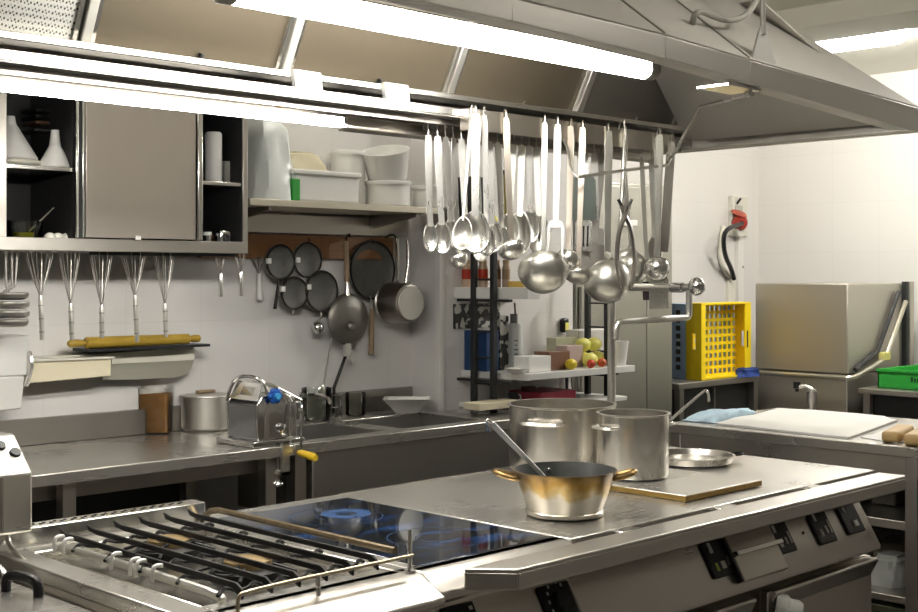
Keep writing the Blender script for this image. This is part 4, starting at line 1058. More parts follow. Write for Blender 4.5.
# ------------------------------------------------------------------ shelf with tubs
x0, x1 = at(249,200,Y=YW).x, at(440,212,Y=YW).x
zsh = at(249,198,Y=YW).z
sh = thing('wall_shelf', 'pale wall shelf beside the cabinet, carrying white plastic tubs', 'shelf', ((x0+x1)/2,4.08,zsh-.025))
x0 = cx1+.012
MB().box(x0,YW,zsh-.026,x1,YB,zsh).build('board', plain('pale_shelf', (.60,.55,.44), .4, .4), sh, bevel=.002)
for x in (x0+.10, x1-.12): MB().xprism([(YW+.02,zsh-.026),(YB-.031,zsh-.026),(YB-.031,zsh-.085),(YB-.06,zsh-.085),(YW+.02,zsh-.040)], x, x+.014).build('bracket', SPLASH, sh)
za = at(300,214,Y=YB).z; zb_ = at(300,236,Y=YB).z
o = MB().box(cx1+.01,YB-.03,zb_+.008,3.90,YB,za-.005).build('rail_board', S_X, bevel=.003); tag(o, 'grey steel rail along the wall under the tub shelf', 'rail')
za2, zb2_ = at(320,236,Y=YB).z, at(320,259,Y=YB).z
wr = thing('pan_rail_board', 'brown wooden board on the tiles from which the pans hang', 'board', (3.3,4.23,zb2_))
xw0, xw1 = cx1+.012, at(394,245,Y=4.22).x
cuts = [xw0, at(322,245,Y=4.22).x, at(329,245,Y=4.22).x, xw1]
for i in range(3): MB().box(cuts[i]+.0008,YB-.028,zb2_,cuts[i+1]-.0008,YB,za2).build('plank', WOODR, wr, bevel=.001)
# contents of the shelf
def bagmesh(c, w, d, h, seed):
    r = random.Random(seed); m = MB(); n, k = 28, 12
    ph = [r.uniform(0,6.28) for _ in range(6)]
    vs = []
    for j in range(k+1):
        t = j/k
        for i in range(n):
            a = 2*PI*i/n
            s = (1-.12*t+.10*math.sin(3*t+ph[0])) * (1+.05*math.sin(5*a+ph[1]+4*t)+.035*math.sin(9*a+ph[2]-6*t))
            if t > .9: s *= .8
            e = .6
            cx, sy = math.copysign(abs(math.cos(a))**e, math.cos(a)), math.copysign(abs(math.sin(a))**e, math.sin(a))
            vs.append((c[0]+cx*w/2*s+.03*t*math.sin(ph[3])*w, c[1]+sy*d/2*s, c[2]+h*t))
    fs = [tuple(range(n-1,-1,-1)), tuple(k*n+i for i in range(n))]+[(j*n+i,j*n+(i+1)%n,(j+1)*n+(i+1)%n,(j+1)*n+i) for j in range(k) for i in range(n)]
    return m.add(vs, fs)
zt = zsh+.001
xa, xb = lay(250,290,4.02)
o = bagmesh(((xa+xb)/2-.01,4.06,zt), (xb-xa)*.90, .24, .33, 3).build('plastic_bag', BAG); tag(o, 'full white plastic bag at the cabinet end of the tub shelf', 'bag')
xa, xb = lay(289,296,3.97)
o = MB().box(xa-.012,3.93,zt,xb-.010,4.17,zt+.085).build('green_lid', GREENP, bevel=.003); tag(o, 'thin green lid standing between the bag and the white box', 'lid')
xa, xb = lay(293,358,3.95)
tb_ = thing('storage_box', 'rectangular white lidded box on the tub shelf', 'box', ((xa+xb)/2,4.05,zt))
MB().box(xa,3.94,zt,xb,4.16,zt+.105).build('box_body', WPLAS, tb_, bevel=.01)
MB().box(xa-.012,3.93,zt+.105,xb+.008,4.17,zt+.125).build('lid', WPLAS, tb_, bevel=.006)
xc = (xa+xb)/2
o = bagmesh((xc-.06,4.06,zt+.1255), .20, .18, .075, 8).build('paper_bag', plain('beige_bag', (.66,.60,.42), .5, bump=.5, bscale=20)); tag(o, 'crumpled beige bag lying on the lidded white box', 'bag')
def tub(label, u0, u1, z, h, Y, taper=.9, name='tub'):
    xa, xb = lay(u0,u1,Y); 
    c = at((u0+u1)/2,200,Y=Y); D = c.dot(Vector((K,K,0))); r = (u1-u0)/2*D/FPX
    o = thing(name, label, 'tub', (c.x,c.y,z), 'white tubs on the wall shelf')
    MB().lathe([(0,z),(r*taper-.01,z),(r*taper,z+.008),(r-.004,z+h-.008),(r,z+h-.007),(r,z+h),(r-.005,z+h),(r*taper-.004,z+.012),(0,z+.006)], (c.x,c.y,0), 44).build('tub_body', WPLAS, o)
    MB().lathe([(r+.003,z+h-.018),(r+.004,z+h-.006),(r,z+h-.004),(r,z+h-.018)], (c.x,c.y,0), 44).build('rim', WPLAS, o)
    return c, r
tub('white plastic tub behind the lidded box', 330,366, zt, .235, 4.14, .93)
c_, r_ = tub('low white plastic tub in the middle of the shelf, under the tilted tub', 365,411, zt, .112, 4.06, .95)
o = thing('tub', 'wide white tub nested on top of the low tub, its mouth tilted towards the room', 'tub', (c_.x,c_.y,zt+.113), 'white tubs on the wall shelf')
Mt = Matrix.Translation((c_.x+.0,c_.y,zt+.118)) @ Matrix.Rotation(math.radians(14),4,Vector((K,-K,0)))@Matrix.Rotation(math.radians(-6),4,Vector((0,1,0)))
m = MB().lathe([(0,0),(r_*.78,0),(r_*.84,.006),(r_*1.04,.125),(r_*1.06,.13),(r_*1.0,.13),(r_*.8,.012),(0,.008)], (0,0,0), 44); m.xf(Mt); m.build('tub_body', WPLAS, o)
tub('low white plastic bowl at the far end of the shelf, behind the hanging spoons', 412,448, zt, .105, 4.05, .95)
# ------------------------------------------------------------------ pans and sieves on the back wall
RX = Matrix.Rotation(PI/2, 4, 'X')     # lathe axis +Z -> -Y (towards the room)
BLKRIM = plain('black_rim', (.03,.028,.026), .35, .7)
def facing(prof, c, n=40): return MB().lathe(prof, c, n, RX)
def sieve(u, v, ry, label, hend, hm=BLKRIM, y=4.17, tab=None, name='sieve', deep=.35, hw=.004):
    c = at(u, v, Y=y); D = c.dot(Vector((K,K,0))); r = ry*D/FPX
    o = thing(name, label, 'sieve', Vector((c.x,y,c.z-r)), 'sieves on the back wall')
    MB().tube([c+Vector((r*math.cos(2*PI*k/36),0,r*math.sin(2*PI*k/36))) for k in range(36)], .0042, 8, closed=True).build('rim', BLKRIM, o)
    MB().tube([c+Vector((r*.99*math.cos(2*PI*k/36),.016,r*.99*math.sin(2*PI*k/36))) for k in range(36)], .0035, 6, closed=True).build('outer_band', S_DARK, o)
    prof = [(r*math.cos(t), -.0+(-r*deep)*math.sin(t)) for t in [PI/2*i/8 for i in range(9)]]; prof[-1] = (0, prof[-1][1])
    facing(prof, c).build('mesh_bowl', MESHG, o)
    if hend:
        e = at(hend[0], hend[1], Y=y); dd = (e-c).normalized()
        MB().tube([c+dd*r, c+dd*(r+(e-c).length*.25), e], [hw*.7,hw,hw*1.3], 8).build('handle', hm, o)
    if tab:
        e = at(tab[0], tab[1], Y=y-.006); MB().box(e.x-.009,y-.012,e.z-.011,e.x+.009,y+.004,e.z+.011).build('hook_tab', WPLAS, o, bevel=.002)
    return o, c, r
sieve(281,262,17,'black rimmed sieve with its dark handle hanging down, nearest the cabinet',(275,309),tab=(269,261),hw=.006)
sieve(308,260,17,'black rimmed sieve on the wood board, upper one beside the skillet handle',(309,240),tab=(298,260))
sieve(295,293,16,'smallest black rimmed sieve, hanging low between two others',(293,313),S_UTG,tab=(283,289))
sieve(322,291,20,'round black rimmed sieve hanging low beside the grey skillet',(321,315),S_UTG,tab=(309,287))
# small ball ladle under it
c = at(318,328,Y=4.18)
o = thing('small_ladle', 'tiny polished steel ladle bowl hanging below the round sieve', 'ladle', c)
MB().ell(c, .026,.022,.026, 20, 14).build('bowl', CHROME, o)
MB().rod(c+Vector((0,0,.02)), at(321,316,Y=4.185), .003, 6).build('handle', S_UTG, o)
# grey skillet with wooden handle
c = at(348,319,Y=4.165); D = c.dot(Vector((K,K,0))); r = 26*D/FPX
o = thing('skillet', 'grey skillet lid with centre knob and wooden handle pointing up, on the wall', 'pan', Vector((c.x,4.165,c.z-r)))
facing([(0,.030),(r*.45,.028),(r*.85,.016),(r*.97,.006),(r,0),(r*.97,-.006),(r*.8,.006),(0,.020)], c, 48).build('pan_body', PAN_G, o)
facing([(0,.050),(.012,.049),(.019,.042),(.021,.030),(.016,.024)], c+Vector((-.012,0,-.03)), 24).build('knob', PAN_G, o)
t0 = at(347,291,Y=4.165); t1 = at(347,282,Y=4.165); t2 = at(346,241,Y=4.17)
MB().tube([t0-Vector((0,0,.02)), t0, t1], [.014,.011,.007], 10).build('ferrule', S_UTG, o)
MB().tube([t1, t1+(t2-t1)*.1, t2], [.009,.0115,.0105], 12).build('handle', WOODH, o)
MB().tube(smooth([t2, t2+Vector((0,-.004,.02)), t2+Vector((.012,-.01,.032)), t2+Vector((.02,0,.02))],2), .004, 8).build('hang_hook', IRON, o)
b = at(347,348,Y=4.165)
MB().box(b.x-.014,4.155,b.z-.035,b.x+.014,4.175,b.z+.02).tube(smooth([(b.x+.018,4.16,b.z-.01),(b.x+.024,4.15,b.z-.06),(b.x+.012,4.15,b.z-.065),(b.x+.012,4.15,b.z-.03)],1), .005, 8).build('lower_clip', S_UTG, o)
# large fine sieve with wooden handle
o, c, r = sieve(373,270,29,'largest fine sieve with pale wooden handle hanging straight down',None,y=4.20,deep=.25)
n0 = at(373,297,Y=4.20); n1 = at(372,309,Y=4.20); n2 = at(371,354,Y=4.20)
MB().tube([n0+Vector((-.02,0,.006)), n0+Vector((-.006,0,-.02)), n1], [.003,.006,.007], 8).tube([n0+Vector((.02,0,.006)), n0+Vector((.006,0,-.02)), n1], [.003,.006,.007], 8).build('neck', S_UTG, o)
MB().tube([n1, n1+(n2-n1)*.1, n2], [.008,.011,.013], 12).build('handle', WOODH, o)
h = at(372,241,Y=4.20); MB().tube(smooth([c+Vector((0,0,r-.004)), h, h+Vector((.01,.02,.006))],1), .004, 6).build('hang_hook', IRON, o)
# saucepan
c = at(411,303,Y=4.04); D = c.dot(Vector((K,K,0))); r = 20*D/FPX
o = thing('saucepan', 'long handled steel saucepan hung on the wall with its base to the room', 'pan', Vector((c.x,4.09,c.z-r)))
facing([(0,.0),(r*.86,.0),(r*.97,-.006),(r,-.02),(r+.002,-.125),(r+.007,-.13),(r-.003,-.13),(r-.004,-.02),(0,-.01)], c, 48).build('pan_body', SPLASH, o)
facing([(0,.0025),(r*.84,.0025),(r*.86,.0)], c, 40).build('base_disc', S_UTG, o)
hb = c+Vector((-.0,.10,r)); ht = at(397,238,Y=4.15); hb.x = ht.x-.004; hb.z -= .004
MB().tube([hb, hb+Vector((-.006,-.004,.03)), ht], [.008,.010,.012], 10, flat=.5).build('handle', S_UT, o)
MB().tube(smooth([ht, ht+Vector((.0,.03,.02)), ht+Vector((.01,.10,.0))],1), .004, 8).build('hang_hook', IRON, o)
a, b = at(407,240,Y=4.16), at(405,284,Y=4.16)
o = MB().tube(smooth([a, (a+b)/2+Vector((.012,0,0)), b],1), [.006]*6, 8, flat=.5) if False else MB().tube([a,(a+b)/2+Vector((.010,0,0)), b], [.007,.009,.006], 8, flat=.45)
o = o.build('basting_spoon', S_UT); tag(o, 'curved flat steel spoon handle hanging behind the saucepan', 'spoon')
a = at(388,320,Y=4.17); b = at(396,326,Y=4.15)
# ------------------------------------------------------------------ shelves on ladder frames at the end of the wall
YM = 4.06
def ladder(x, ya, yb, z0, z1, label, arms):
    o = thing('ladder_frame', label, 'rack', (x,(ya+yb)/2,z0), 'ladder frames of the corner shelves')
    for y in (ya, yb): MB().box(x-.012,y-.0125,z0,x+.012,y+.0125,z1).build('upright', BLACKM, o, bevel=.002)
    z = z0+.10
    while z < z1-.03:
        MB().rod((x,ya,z),(x,yb,z), .005, 8).build('rung', BLACKM, o); z += .115
    for za in arms: MB().box(x-.011,3.74,za-.012,x+.011,YM,za).build('shelf_arm', BLACKM, o, bevel=.001)
    return o
Z1, Z2, Z0, Z3 = 1.07, 1.445, .925, 1.72
ladder(4.057, 3.843, 3.962, 0.0, 1.68, 'black steel ladder frame carrying the corner shelves beside the sink', (Z1-.031, Z2-.051))
ladder(4.80, 3.80, 3.92, 0.0, 1.50, 'thin black ladder frame at the lemon end of the long corner shelf', (Z1-.031,))
WSH = plain('white_shelf', (.74,.73,.70), .35)
def shelf(label, poly, z, t):
    o = MB().zprism(poly, z-t, z).build('corner_shelf', WSH, bevel=.002); return tag(o, label, 'shelf', 'corner shelves')
shelf('long white corner shelf crowded with lemons, boxes and a blue binder', [(4.075,YM),(4.125,3.70),(4.885,3.70),(4.885,YM)], Z1, .030)
shelf('short white corner shelf above, holding jars behind the hanging spoons', [(4.03,YM),(4.12,3.70),(4.20,3.70),(4.42,YM)], Z2, .05)
shelf('topmost small white corner shelf, hidden among the hanging utensils', [(3.97,YM),(3.97,3.79),(4.40,3.79),(4.45,YM)], Z3, .02)
shelf('lowest white corner shelf, holding bread boards behind the big stock pot', [(4.06,YM),(4.13,3.72),(4.85,3.72),(4.85,YM)], Z0, .02)
SZ = Z1+.001
def bx(name, label, cat, u0, u1, v0, Y, depth, z, mat, bevel=.002, group=None):
    a, b = at(u0,v0,Y=Y), at(u1,v0,Y=Y)
    o = MB().box(a.x, Y, z, b.x, Y+depth, a.z).build(name, mat, bevel=bevel); return tag(o, label, cat, group)
# upper shelf: jars
for u, w, col, l in ((467,5,(.42,.03,.01),'tan jar with a red band at the wall end of the upper corner shelf'),(483,5,(.42,.03,.01),'slim tan jar with a red band between the ladder uprights'),(496,5,(.16,.08,.05),'brown banded jar on the upper corner shelf'),(506,4,(.32,.22,.14),'pale jar on the upper corner shelf beside the yellow block')):
    c = at(u,280,X={467:4.085,483:4.105,496:4.14,506:4.165}[u]); D = c.dot(Vector((K,K,0))); r = w*D/FPX
    o = thing('sauce_jar', l, 'jar', (c.x,c.y,Z2+.001), 'jars on the upper corner shelf')
    MB().lathe([(0,0),(r,0),(r,.085),(r*.75,.10),(r*.75,.105),(0,.105)], (c.x,c.y,Z2+.001), 18).build('jar_body', plain('sauce%d' % u, (.50,.36,.25), .3), o)
    MB().lathe([(r*1.02,.035),(r*1.03,.04),(r*1.03,.075),(r*1.02,.08)], (c.x,c.y,Z2+.001), 18).build('band', plain('band%d' % u, col, .4), o)
    MB().cyl((c.x,c.y,0), r*.8, Z2+.106, Z2+.122, 16).build('lid', plain('jar_lid%d' % u, (.45,.33,.2), .4, .5), o)
c = at(524,282,Y=3.78); tag(MB().box(c.x-.03,3.76,Z2+.001,c.x+.03,3.85,Z2+.028).build('butter_block', plain('yellow_box', (.70,.48,.12), .5), bevel=.004), 'small yellow block at the outer corner of the upper corner shelf', 'block')
# topmost shelf: black box, oil bottle, yellow tin tops
o = MB().box(4.0,3.93,Z3+.001,4.16,4.05,Z3+.215).build('black_case', BLACK, bevel=.008); tag(o, 'black case on the topmost corner shelf behind the hanging spoons', 'case')
for i, (x, y, l) in enumerate(((4.012,3.85,'bright yellow lemon by the black case, nearer the cabinet'),(4.075,3.87,'bright yellow lemon by the black case, nearer the oil bottle'))):
    o = MB().ell((x,y,Z3+.0235), .028,.023,.023,14,10).build('lemon', plain('lemon_skin%d' % i, (.75,.68,.03), .4)); tag(o, l, 'lemon', 'lemons on the topmost shelf')
c = at(512,205,Y=3.86)
o = thing('oil_bottle', 'olive green oil bottle beside the black case on the topmost shelf', 'bottle', (c.x,3.90,Z3+.001))
MB().lathe([(0,0),(.030,0),(.030,.14),(.012,.19),(.012,.23),(0,.23)], (c.x,3.90,Z3+.001), 20).build('bottle_body', plain('olive_oil', (.26,.22,.05), .2), o)
MB().cyl((c.x,3.90,0), .014, Z3+.231, Z3+.25, 14).build('cap', BLACK, o)
# printed card on the wall
def cardmat():
    m, nt, b = newmat('printed_card'); tc = nt.nodes.new('ShaderNodeTexCoord'); n = nt.nodes.new('ShaderNodeTexNoise'); n.inputs['Scale'].default_value = 28; n.inputs['Detail'].default_value = 1
    nt.links.new(tc.outputs['Object'], n.inputs['Vector']); cr = nt.nodes.new('ShaderNodeValToRGB'); cr.color_ramp.interpolation = 'CONSTANT'
    cr.color_ramp.elements[0].color = (.03,.03,.028,1); cr.color_ramp.elements[1].position = .54; cr.color_ramp.elements[1].color = (.55,.54,.48,1)
    nt.links.new(n.outputs['Fac'], cr.inputs[0]); nt.links.new(cr.outputs[0], b.inputs['Base Color']); return m
CARD = cardmat()
a, b = at(453,304,Y=YM), at(499,327,Y=YM)
o = MB().box(a.x,YM-.006,b.z,b.x,YM-.001,a.z).build('printed_card', CARD); tag(o, 'black and white printed card on the wall above the blue binder', 'card')
# lower shelf, from the sink side
zb1 = at(486,331,Y=3.92).z
o = MB().box(4.088,3.915,SZ,4.168,4.055,zb1).build('blue_binder', BLUED, bevel=.002); tag(o, 'dark blue binder box standing on the long corner shelf beside the ladder', 'binder')
a, b = at(500,316,Y=3.92), at(508,362,Y=3.92)
o = MB().box(a.x,3.92,SZ,b.x+.006,3.97,a.z).build('patterned_carton', CARD, bevel=.003); tag(o, 'tall black and white patterned carton behind the ladder', 'carton')
c = at(519,362,Y=3.88); D = c.dot(Vector((K,K,0))); r = 7*D/FPX; zt_ = at(519,325,Y=3.88).z
o = thing('spray_can', 'pale grey cylinder can with dark cap and printed lines on the long corner shelf', 'can', (c.x,3.90,SZ))
MB().lathe([(0,0),(r,0),(r,zt_-SZ),(r*.85,zt_-SZ+.008),(0,zt_-SZ+.008)], (c.x,3.90,SZ), 24).build('can_body', plain('grey_can', (.50,.51,.49), .4), o)
MB().cyl((c.x-.012,3.90,0), r*.55, zt_+.008, zt_+.05, 16).build('cap', plain('dark_cap', (.12,.12,.12), .4), o)
for k in range(6):
    a0 = -PI*.75-.35; m = MB(); zz = SZ+.03+k*.02
    vs = []
    wdt = [.5,.8,.65,.8,.4,.7][k]
    for i in range(7):
        a = -PI*.75-.4*wdt+.8*wdt*i/6
        vs += [(c.x+(r+.0006)*math.cos(a),3.90+(r+.0006)*math.sin(a),zz),(c.x+(r+.0006)*math.cos(a),3.90+(r+.0006)*math.sin(a),zz+.006)]
    m.add(vs, [(2*i,2*i+2,2*i+3,2*i+1) for i in range(6)]).build('printed_line', plain('print_grey', (.12,.12,.12), .5) if k == 0 else bpy.data.materials['print_grey'], o)
a = at(524,322,Y=3.885); b = at(522,303,Y=3.885)
o = MB().tube([(a.x,3.885,SZ+.13), (b.x,3.885,b.z)], .006, 8, flat=.4).build('knife', S_DARK); o.location.y += .045; tag(o, 'dark knife blade standing up behind the grey can', 'knife')
c = at(516,366,Y=3.78); o = MB().lathe([(0,0),(.035,0),(.055,.020),(.053,.020),(.034,.004),(0,.004)], (c.x,3.77,SZ), 28).build('saucer', WPLAS); tag(o, 'shallow white dish in front of the grey can', 'dish')
c = at(484,365,X=4.125); o = MB().box(c.x-.03,c.y-.03,SZ,c.x+.05,c.y+.03,SZ+.016).build('sponge', plain('yellow_sponge', (.68,.50,.03), .7), bevel=.004); tag(o, 'flat yellow sponge between the ladder uprights on the long corner shelf', 'sponge')
bx('white_carton','low white carton at the front edge of the long corner shelf','carton',529,551,357,3.74,.09,SZ,WPLAS)
for i, (u, v, l) in enumerate(((533,352,'crumpled foil parcel behind the white carton, nearest the can'),(544,350,'crumpled foil parcel behind the white carton, in the middle'),(553,352,'crumpled foil parcel nearest the clear tray'))):
    c = at(u,v,Y=3.92); o = bagmesh((c.x,3.93,SZ), .07,.06,.055, 20+i).build('foil_parcel', S_BRIGHT); tag(o, l, 'foil', 'foil parcels')
c = at(550,350,Y=3.88); o = MB().ell((c.x+.0,3.86,SZ+.035), .035,.03,.034,16,10).build('bread_roll', plain('brown_bread', (.20,.09,.06), .6)); tag(o, 'small dark brown roll behind the clear brown tray', 'roll')
CLEARB = plain('brown_clear_tray', (.32,.17,.11), .25, trans=.35)
bx('clear_tray','see through brown tray beside the lemon on the long corner shelf','tray',549,570,352,3.75,.09,SZ,CLEARB)
bx('ham_pack','pale pink wrapped pack behind the lemon on the long corner shelf','pack',567,583,346,3.80,.07,SZ,plain('pink_pack', (.50,.38,.34), .4))
bx('cheese_pack','pale greenish block at the back of the long corner shelf','block',556,578,338,3.95,.06,SZ,plain('pale_block', (.55,.54,.38), .5))
LEM = plain('lemon_yellow', (.80,.62,.03), .4, noise=.05); LEM2 = plain('pale_lemon', (.74,.70,.16), .4, noise=.06)
def fruit(u, v, Y, r, mat, label, cat, sx=1.2, z=None, grp=None):
    c = at(u,v,Y=Y); z = SZ+r*.95 if z is None else z
    o = MB().ell((c.x,Y,z), r*sx, r*.95, r*.95, 16, 12).build(cat, mat); return tag(o, label, cat, grp)
fruit(571,360,3.725,.026,LEM,'ripe yellow lemon alone at the front edge of the long corner shelf','lemon')
for u, v, Y, z, l in ((583,350,3.84,None,'pale lemon at the bottom of the heap, beside the pink pack'),(597,350,3.84,None,'pale lemon at the bottom of the heap, beside the pot filler pipe'),(590,352,3.775,None,'pale lemon at the front of the heap'),(583,340,3.835,SZ+.100,'pale lemon on top of the heap, on the cheese side'),(594,341,3.835,SZ+.100,'pale lemon on top of the heap, in front of the white box')):
    fruit(u,v,Y,.035,LEM2,l,'lemon',1.25,z,'heap of pale lemons')
TOM = plain('tomato_red', (.50,.05,.02), .25)
fruit(591,361,3.725,.021,TOM,'red tomato at the front edge of the shelf, beside the lone lemon','tomato',1.05)
fruit(602,360,3.725,.022,plain('tomato_orange', (.55,.10,.02), .25),'orange red tomato right beside the pot filler pipe','tomato',1.1)
bx('white_box','translucent white box standing behind the heap of lemons','box',578,616,330,3.95,.08,SZ,plain('translucent_white', (.66,.63,.58), .4),.006)
c = at(621,361,Y=3.86); D = c.dot(Vector((K,K,0)))
o = MB().lathe([(0,0),(.030,0),(.045,.115),(.042,.115),(.028,.005),(0,.005)], (4.832,3.752,SZ), 24).build('white_beaker', WPLAS); tag(o, 'white tapered beaker at the far end of the long corner shelf', 'beaker')
# under the shelf: hanging knives and strip
for i, (u, l) in enumerate(((561,'white handled knife hanging under the long shelf, nearest the sink'),(567,'dark knife second in the row under the long shelf'),(573,'dark knife third in the row under the long shelf'),(579,'steel knife last in the row under the long shelf, by the ladder'))):
    a = at(u,375,Y=3.90); h = .085
    o = MB().prism([(a.x-.011,3.90,Z1-.031),(a.x+.011,3.90,Z1-.031),(a.x+.008,3.90,Z1-.031-h),(a.x-.002,3.90,Z1-.031-h)], (0,.006,0)).build('knife', [WPLAS,BLACKM,S_DARK,S_UTG][i]); tag(o, l, 'knife', 'knives under the corner shelf')
# lowest shelf
bx('bread_board','cream board lying on the lowest corner shelf beside the ladder','board',480,520,404,3.74,.10,Z0+.001,CREAM)
bx('red_box','flat dark red box on the lowest corner shelf above the big stock pot','box',541,576,393,3.76,.2,Z0+.001,plain('dark_red', (.25,.02,.04), .4))
bx('brown_carton','small brown carton standing on the lowest corner shelf','carton',529,536,387,3.86,.05,Z0+.001,plain('brown_card', (.14,.05,.03), .6))
c = at(515,400,Y=3.85); o = thing('mug', 'small black and white mug on the lowest corner shelf', 'mug', (c.x,3.86,Z0+.001))
MB().lathe([(0,0),(.022,0),(.023,.05),(.020,.05),(.019,.005),(0,.005)], (c.x,3.86,Z0+.001), 20).build('mug_body', BLACK, o)
MB().tube(smooth([(c.x+.022,3.855,Z0+.04),(c.x+.038,3.85,Z0+.036),(c.x+.036,3.85,Z0+.016),(c.x+.021,3.855,Z0+.012)],1), .004, 8).build('mug_handle', WPLAS, o)
# small black framed sign at the wall edge
c = at(562,325,Y=YM)
o = thing('soap_dispenser', 'small black and yellow dispenser on the edge of the wall behind the lemons', 'dispenser', (c.x,YM-.02,c.z-.04))
MB().box(c.x-.022,YM-.03,c.z-.035,c.x+.022,YM,c.z+.035).build('case', BLACK, o, bevel=.01); MB().box(c.x-.012,YM-.033,c.z-.028,c.x+.014,YM-.029,c.z+.012).build('label_panel', LEM2, o)

# ------------------------------------------------------------------ refrigerator behind
fg = thing('refrigerator', 'tall grey green stainless refrigerator standing beyond the corner shelves', 'refrigerator', (5.42,4.45,0))
FRM = steel('fridge_steel', (.42,.41,.36), .42, (60,60,2), .06)
MB().box(5.02,4.17,.0,5.82,4.79,1.99).build('body', FRM, fg, bevel=.006)
MB().box(5.03,4.145,.12,5.575,4.168,1.44).build('door', FRM, fg, bevel=.004)
MB().box(5.582,4.145,.12,5.81,4.168,1.44).build('door', FRM, fg, bevel=.004)
u_ = MB().box(5.03,4.145,1.46,5.81,4.168,1.97).build('upper_door', FRM, fg, bevel=.004)
a, b = at(624,221,Y=4.13), at(634,224,Y=4.13)
MB().box(a.x-.01,4.12,b.z-.012,b.x+.02,4.143,a.z+.008).build('handle', WPLAS, u_, bevel=.004)

# ------------------------------------------------------------------ dishwashing corner
inl = thing('inlet_table', 'dark steel inlet table beside the dishwasher, carrying the dish racks', 'table', (6.28,4.45,0))
MB().box(5.84,4.12,.865,6.665,4.78,.90).build('tabletop', S_DARK, inl, bevel=.004)
MB().box(5.86,4.18,.12,6.65,4.76,.865).build('cupboard', BLACKM, inl)
MB().box(6.25,4.165,.14,6.26,4.18,.85).build('door_seam', S_DARK, inl)
for x in (5.88, 6.635):
    for y in (4.15, 4.74): MB().box(x-.02,y-.02,0,x+.02,y+.02,.865).build('leg', S_DARK, inl)
def rack(label, mat, x0, x1, y0, y1, z0, z1, front=True):
    o = thing('dish_rack', label, 'dish rack', ((x0+x1)/2,(y0+y1)/2,z0), 'dish racks')
    t = .012
    MB().box(x0,y0,z0,x1,y1,z0+t).build('rim', mat, o, bevel=.002); MB().box(x0,y0,z1-t,x1,y1,z1).build('rim', mat, o, bevel=.002)
    for xa, xb in ((x0,x0+t),(x1-t,x1)):
        zc, hh, yc = (z0+z1)/2, .045, (y0+y1)/2
        MB().box(xa,y0,z0+t,xb,yc-.012,z1-t).box(xa,yc+.012,z0+t,xb,y1,z1-t).box(xa,yc-.012,z0+t,xb,yc+.012,zc-hh).box(xa,yc-.012,zc+hh,xb,yc+.012,z1-t).build('side_wall', mat, o, bevel=.001)
    m = MB(); yb = y1-.012
    rows, cols = 9, 10
    for i in range(rows+1):
        z = z0+t+(z1-z0-2*t)*i/rows; m.box(x0+t,yb,z-.009,x1-t,yb+.008,z+.009)
    for j in range(cols+1):
        x = x0+t+(x1-x0-2*t)*j/cols; m.box(x-.008,yb+.001,z0+t,x+.008,yb+.009,z1-t)
    m.build('base_grid', mat, o)
    if front:
        fw = .06
        MB().box(x0+t,y0,z0+t,x0+t+.03,y0+.01,z1-t).box(x1-t-.05,y0,z0+t,x1-t,y0+.01,z1-t).build('front_flange', mat, o)
        MB().box(x1-t-.034,y0-.002,(z0+z1)/2-.05,x1-t-.022,y0-.0005,(z0+z1)/2+.05).build('grip_slot', BLACK, o)
    return o
rack('yellow dish rack standing on edge, its slotted base to the wall', YELLOW, 6.085, 6.60, 4.14, 4.245, .901, 1.34)
rk2 = rack('blue dish rack standing on edge behind the yellow one', BLUEP, 6.085, 6.59, 4.252, 4.345, .901, 1.335, False)
m = MB()
for i in range(8): z = .955+i*.045; m.box(6.0835,4.285,z,6.0852,4.315,z+.028)
m.build('side_slots', BLACK, rk2)
c = at(738,378,Y=4.10)
o = bagmesh((6.56,4.10-.03,.901), .20,.10,.05, 33).build('blue_cloth', plain('blue_cloth', (.02,.05,.22), .8)); tag(o, 'crumpled dark blue cloth lying in front of the yellow dish rack', 'cloth'); o.location.y += .06; o.location.x -= .02
# hood type dishwasher
dw = thing('dishwasher', 'hood type stainless dishwasher with bent lifting bar in the corner', 'dishwasher', (7.09,3.9,0))
dx0, dx1, dy0, dy1 = 6.74, 7.44, 3.59, 4.20
DWS = plain('dishwasher_steel', (.52,.49,.43), .52, 1.0)
MB().box(dx0,dy0,.93,dx1,dy1,1.452).build('hood', DWS, dw, bevel=.008)
MB().box(dx0+.01,dy0+.01,.10,dx1-.01,dy1-.01,.925).build('body', DWS, dw, bevel=.004)
for x in (dx0+.06, dx1-.06):
    for y in (dy0+.06, dy1-.06): MB().cyl((x,y,0), .025, 0, .10, 12).build('foot', S_DARK, dw)
BAR = plain('lifting_bar', (.60,.57,.47), .3, .9)
pz = .913
MB().tube(smooth([(dx0-.045,dy1-.0,pz),(dx0-.045,dy0+.03,pz),(dx0-.04,dy0-.04,pz),(dx0+.04,dy0-.045,pz+.012),(7.10,dy0-.045,1.005)],2)+[(7.11,dy0-.045,1.01),(7.37,dy0-.045,1.34)], .0145, 10).build('lifting_bar', BAR, dw)
MB().tube([(dx0+.05,dy0-.02,.955),(7.06,dy0-.02,1.05),(7.33,dy0-.02,1.40)], .014, 8).build('lift_arm', BLACKM, dw)
MB().box(7.06,dy0-.062,.995,7.145,dy0-.025,1.045).build('bar_joint', plain('pale_yellow_joint', (.66,.60,.20), .5), dw, bevel=.005)
MB().box(dx1-.03,dy0-.03,.6,dx1,dy0,1.46).build('rear_post', BLACKM, dw); MB().box(dx1,dy0-.04,.9,dx1+.05,dy0,1.46).build('rear_channel', DWS, dw)
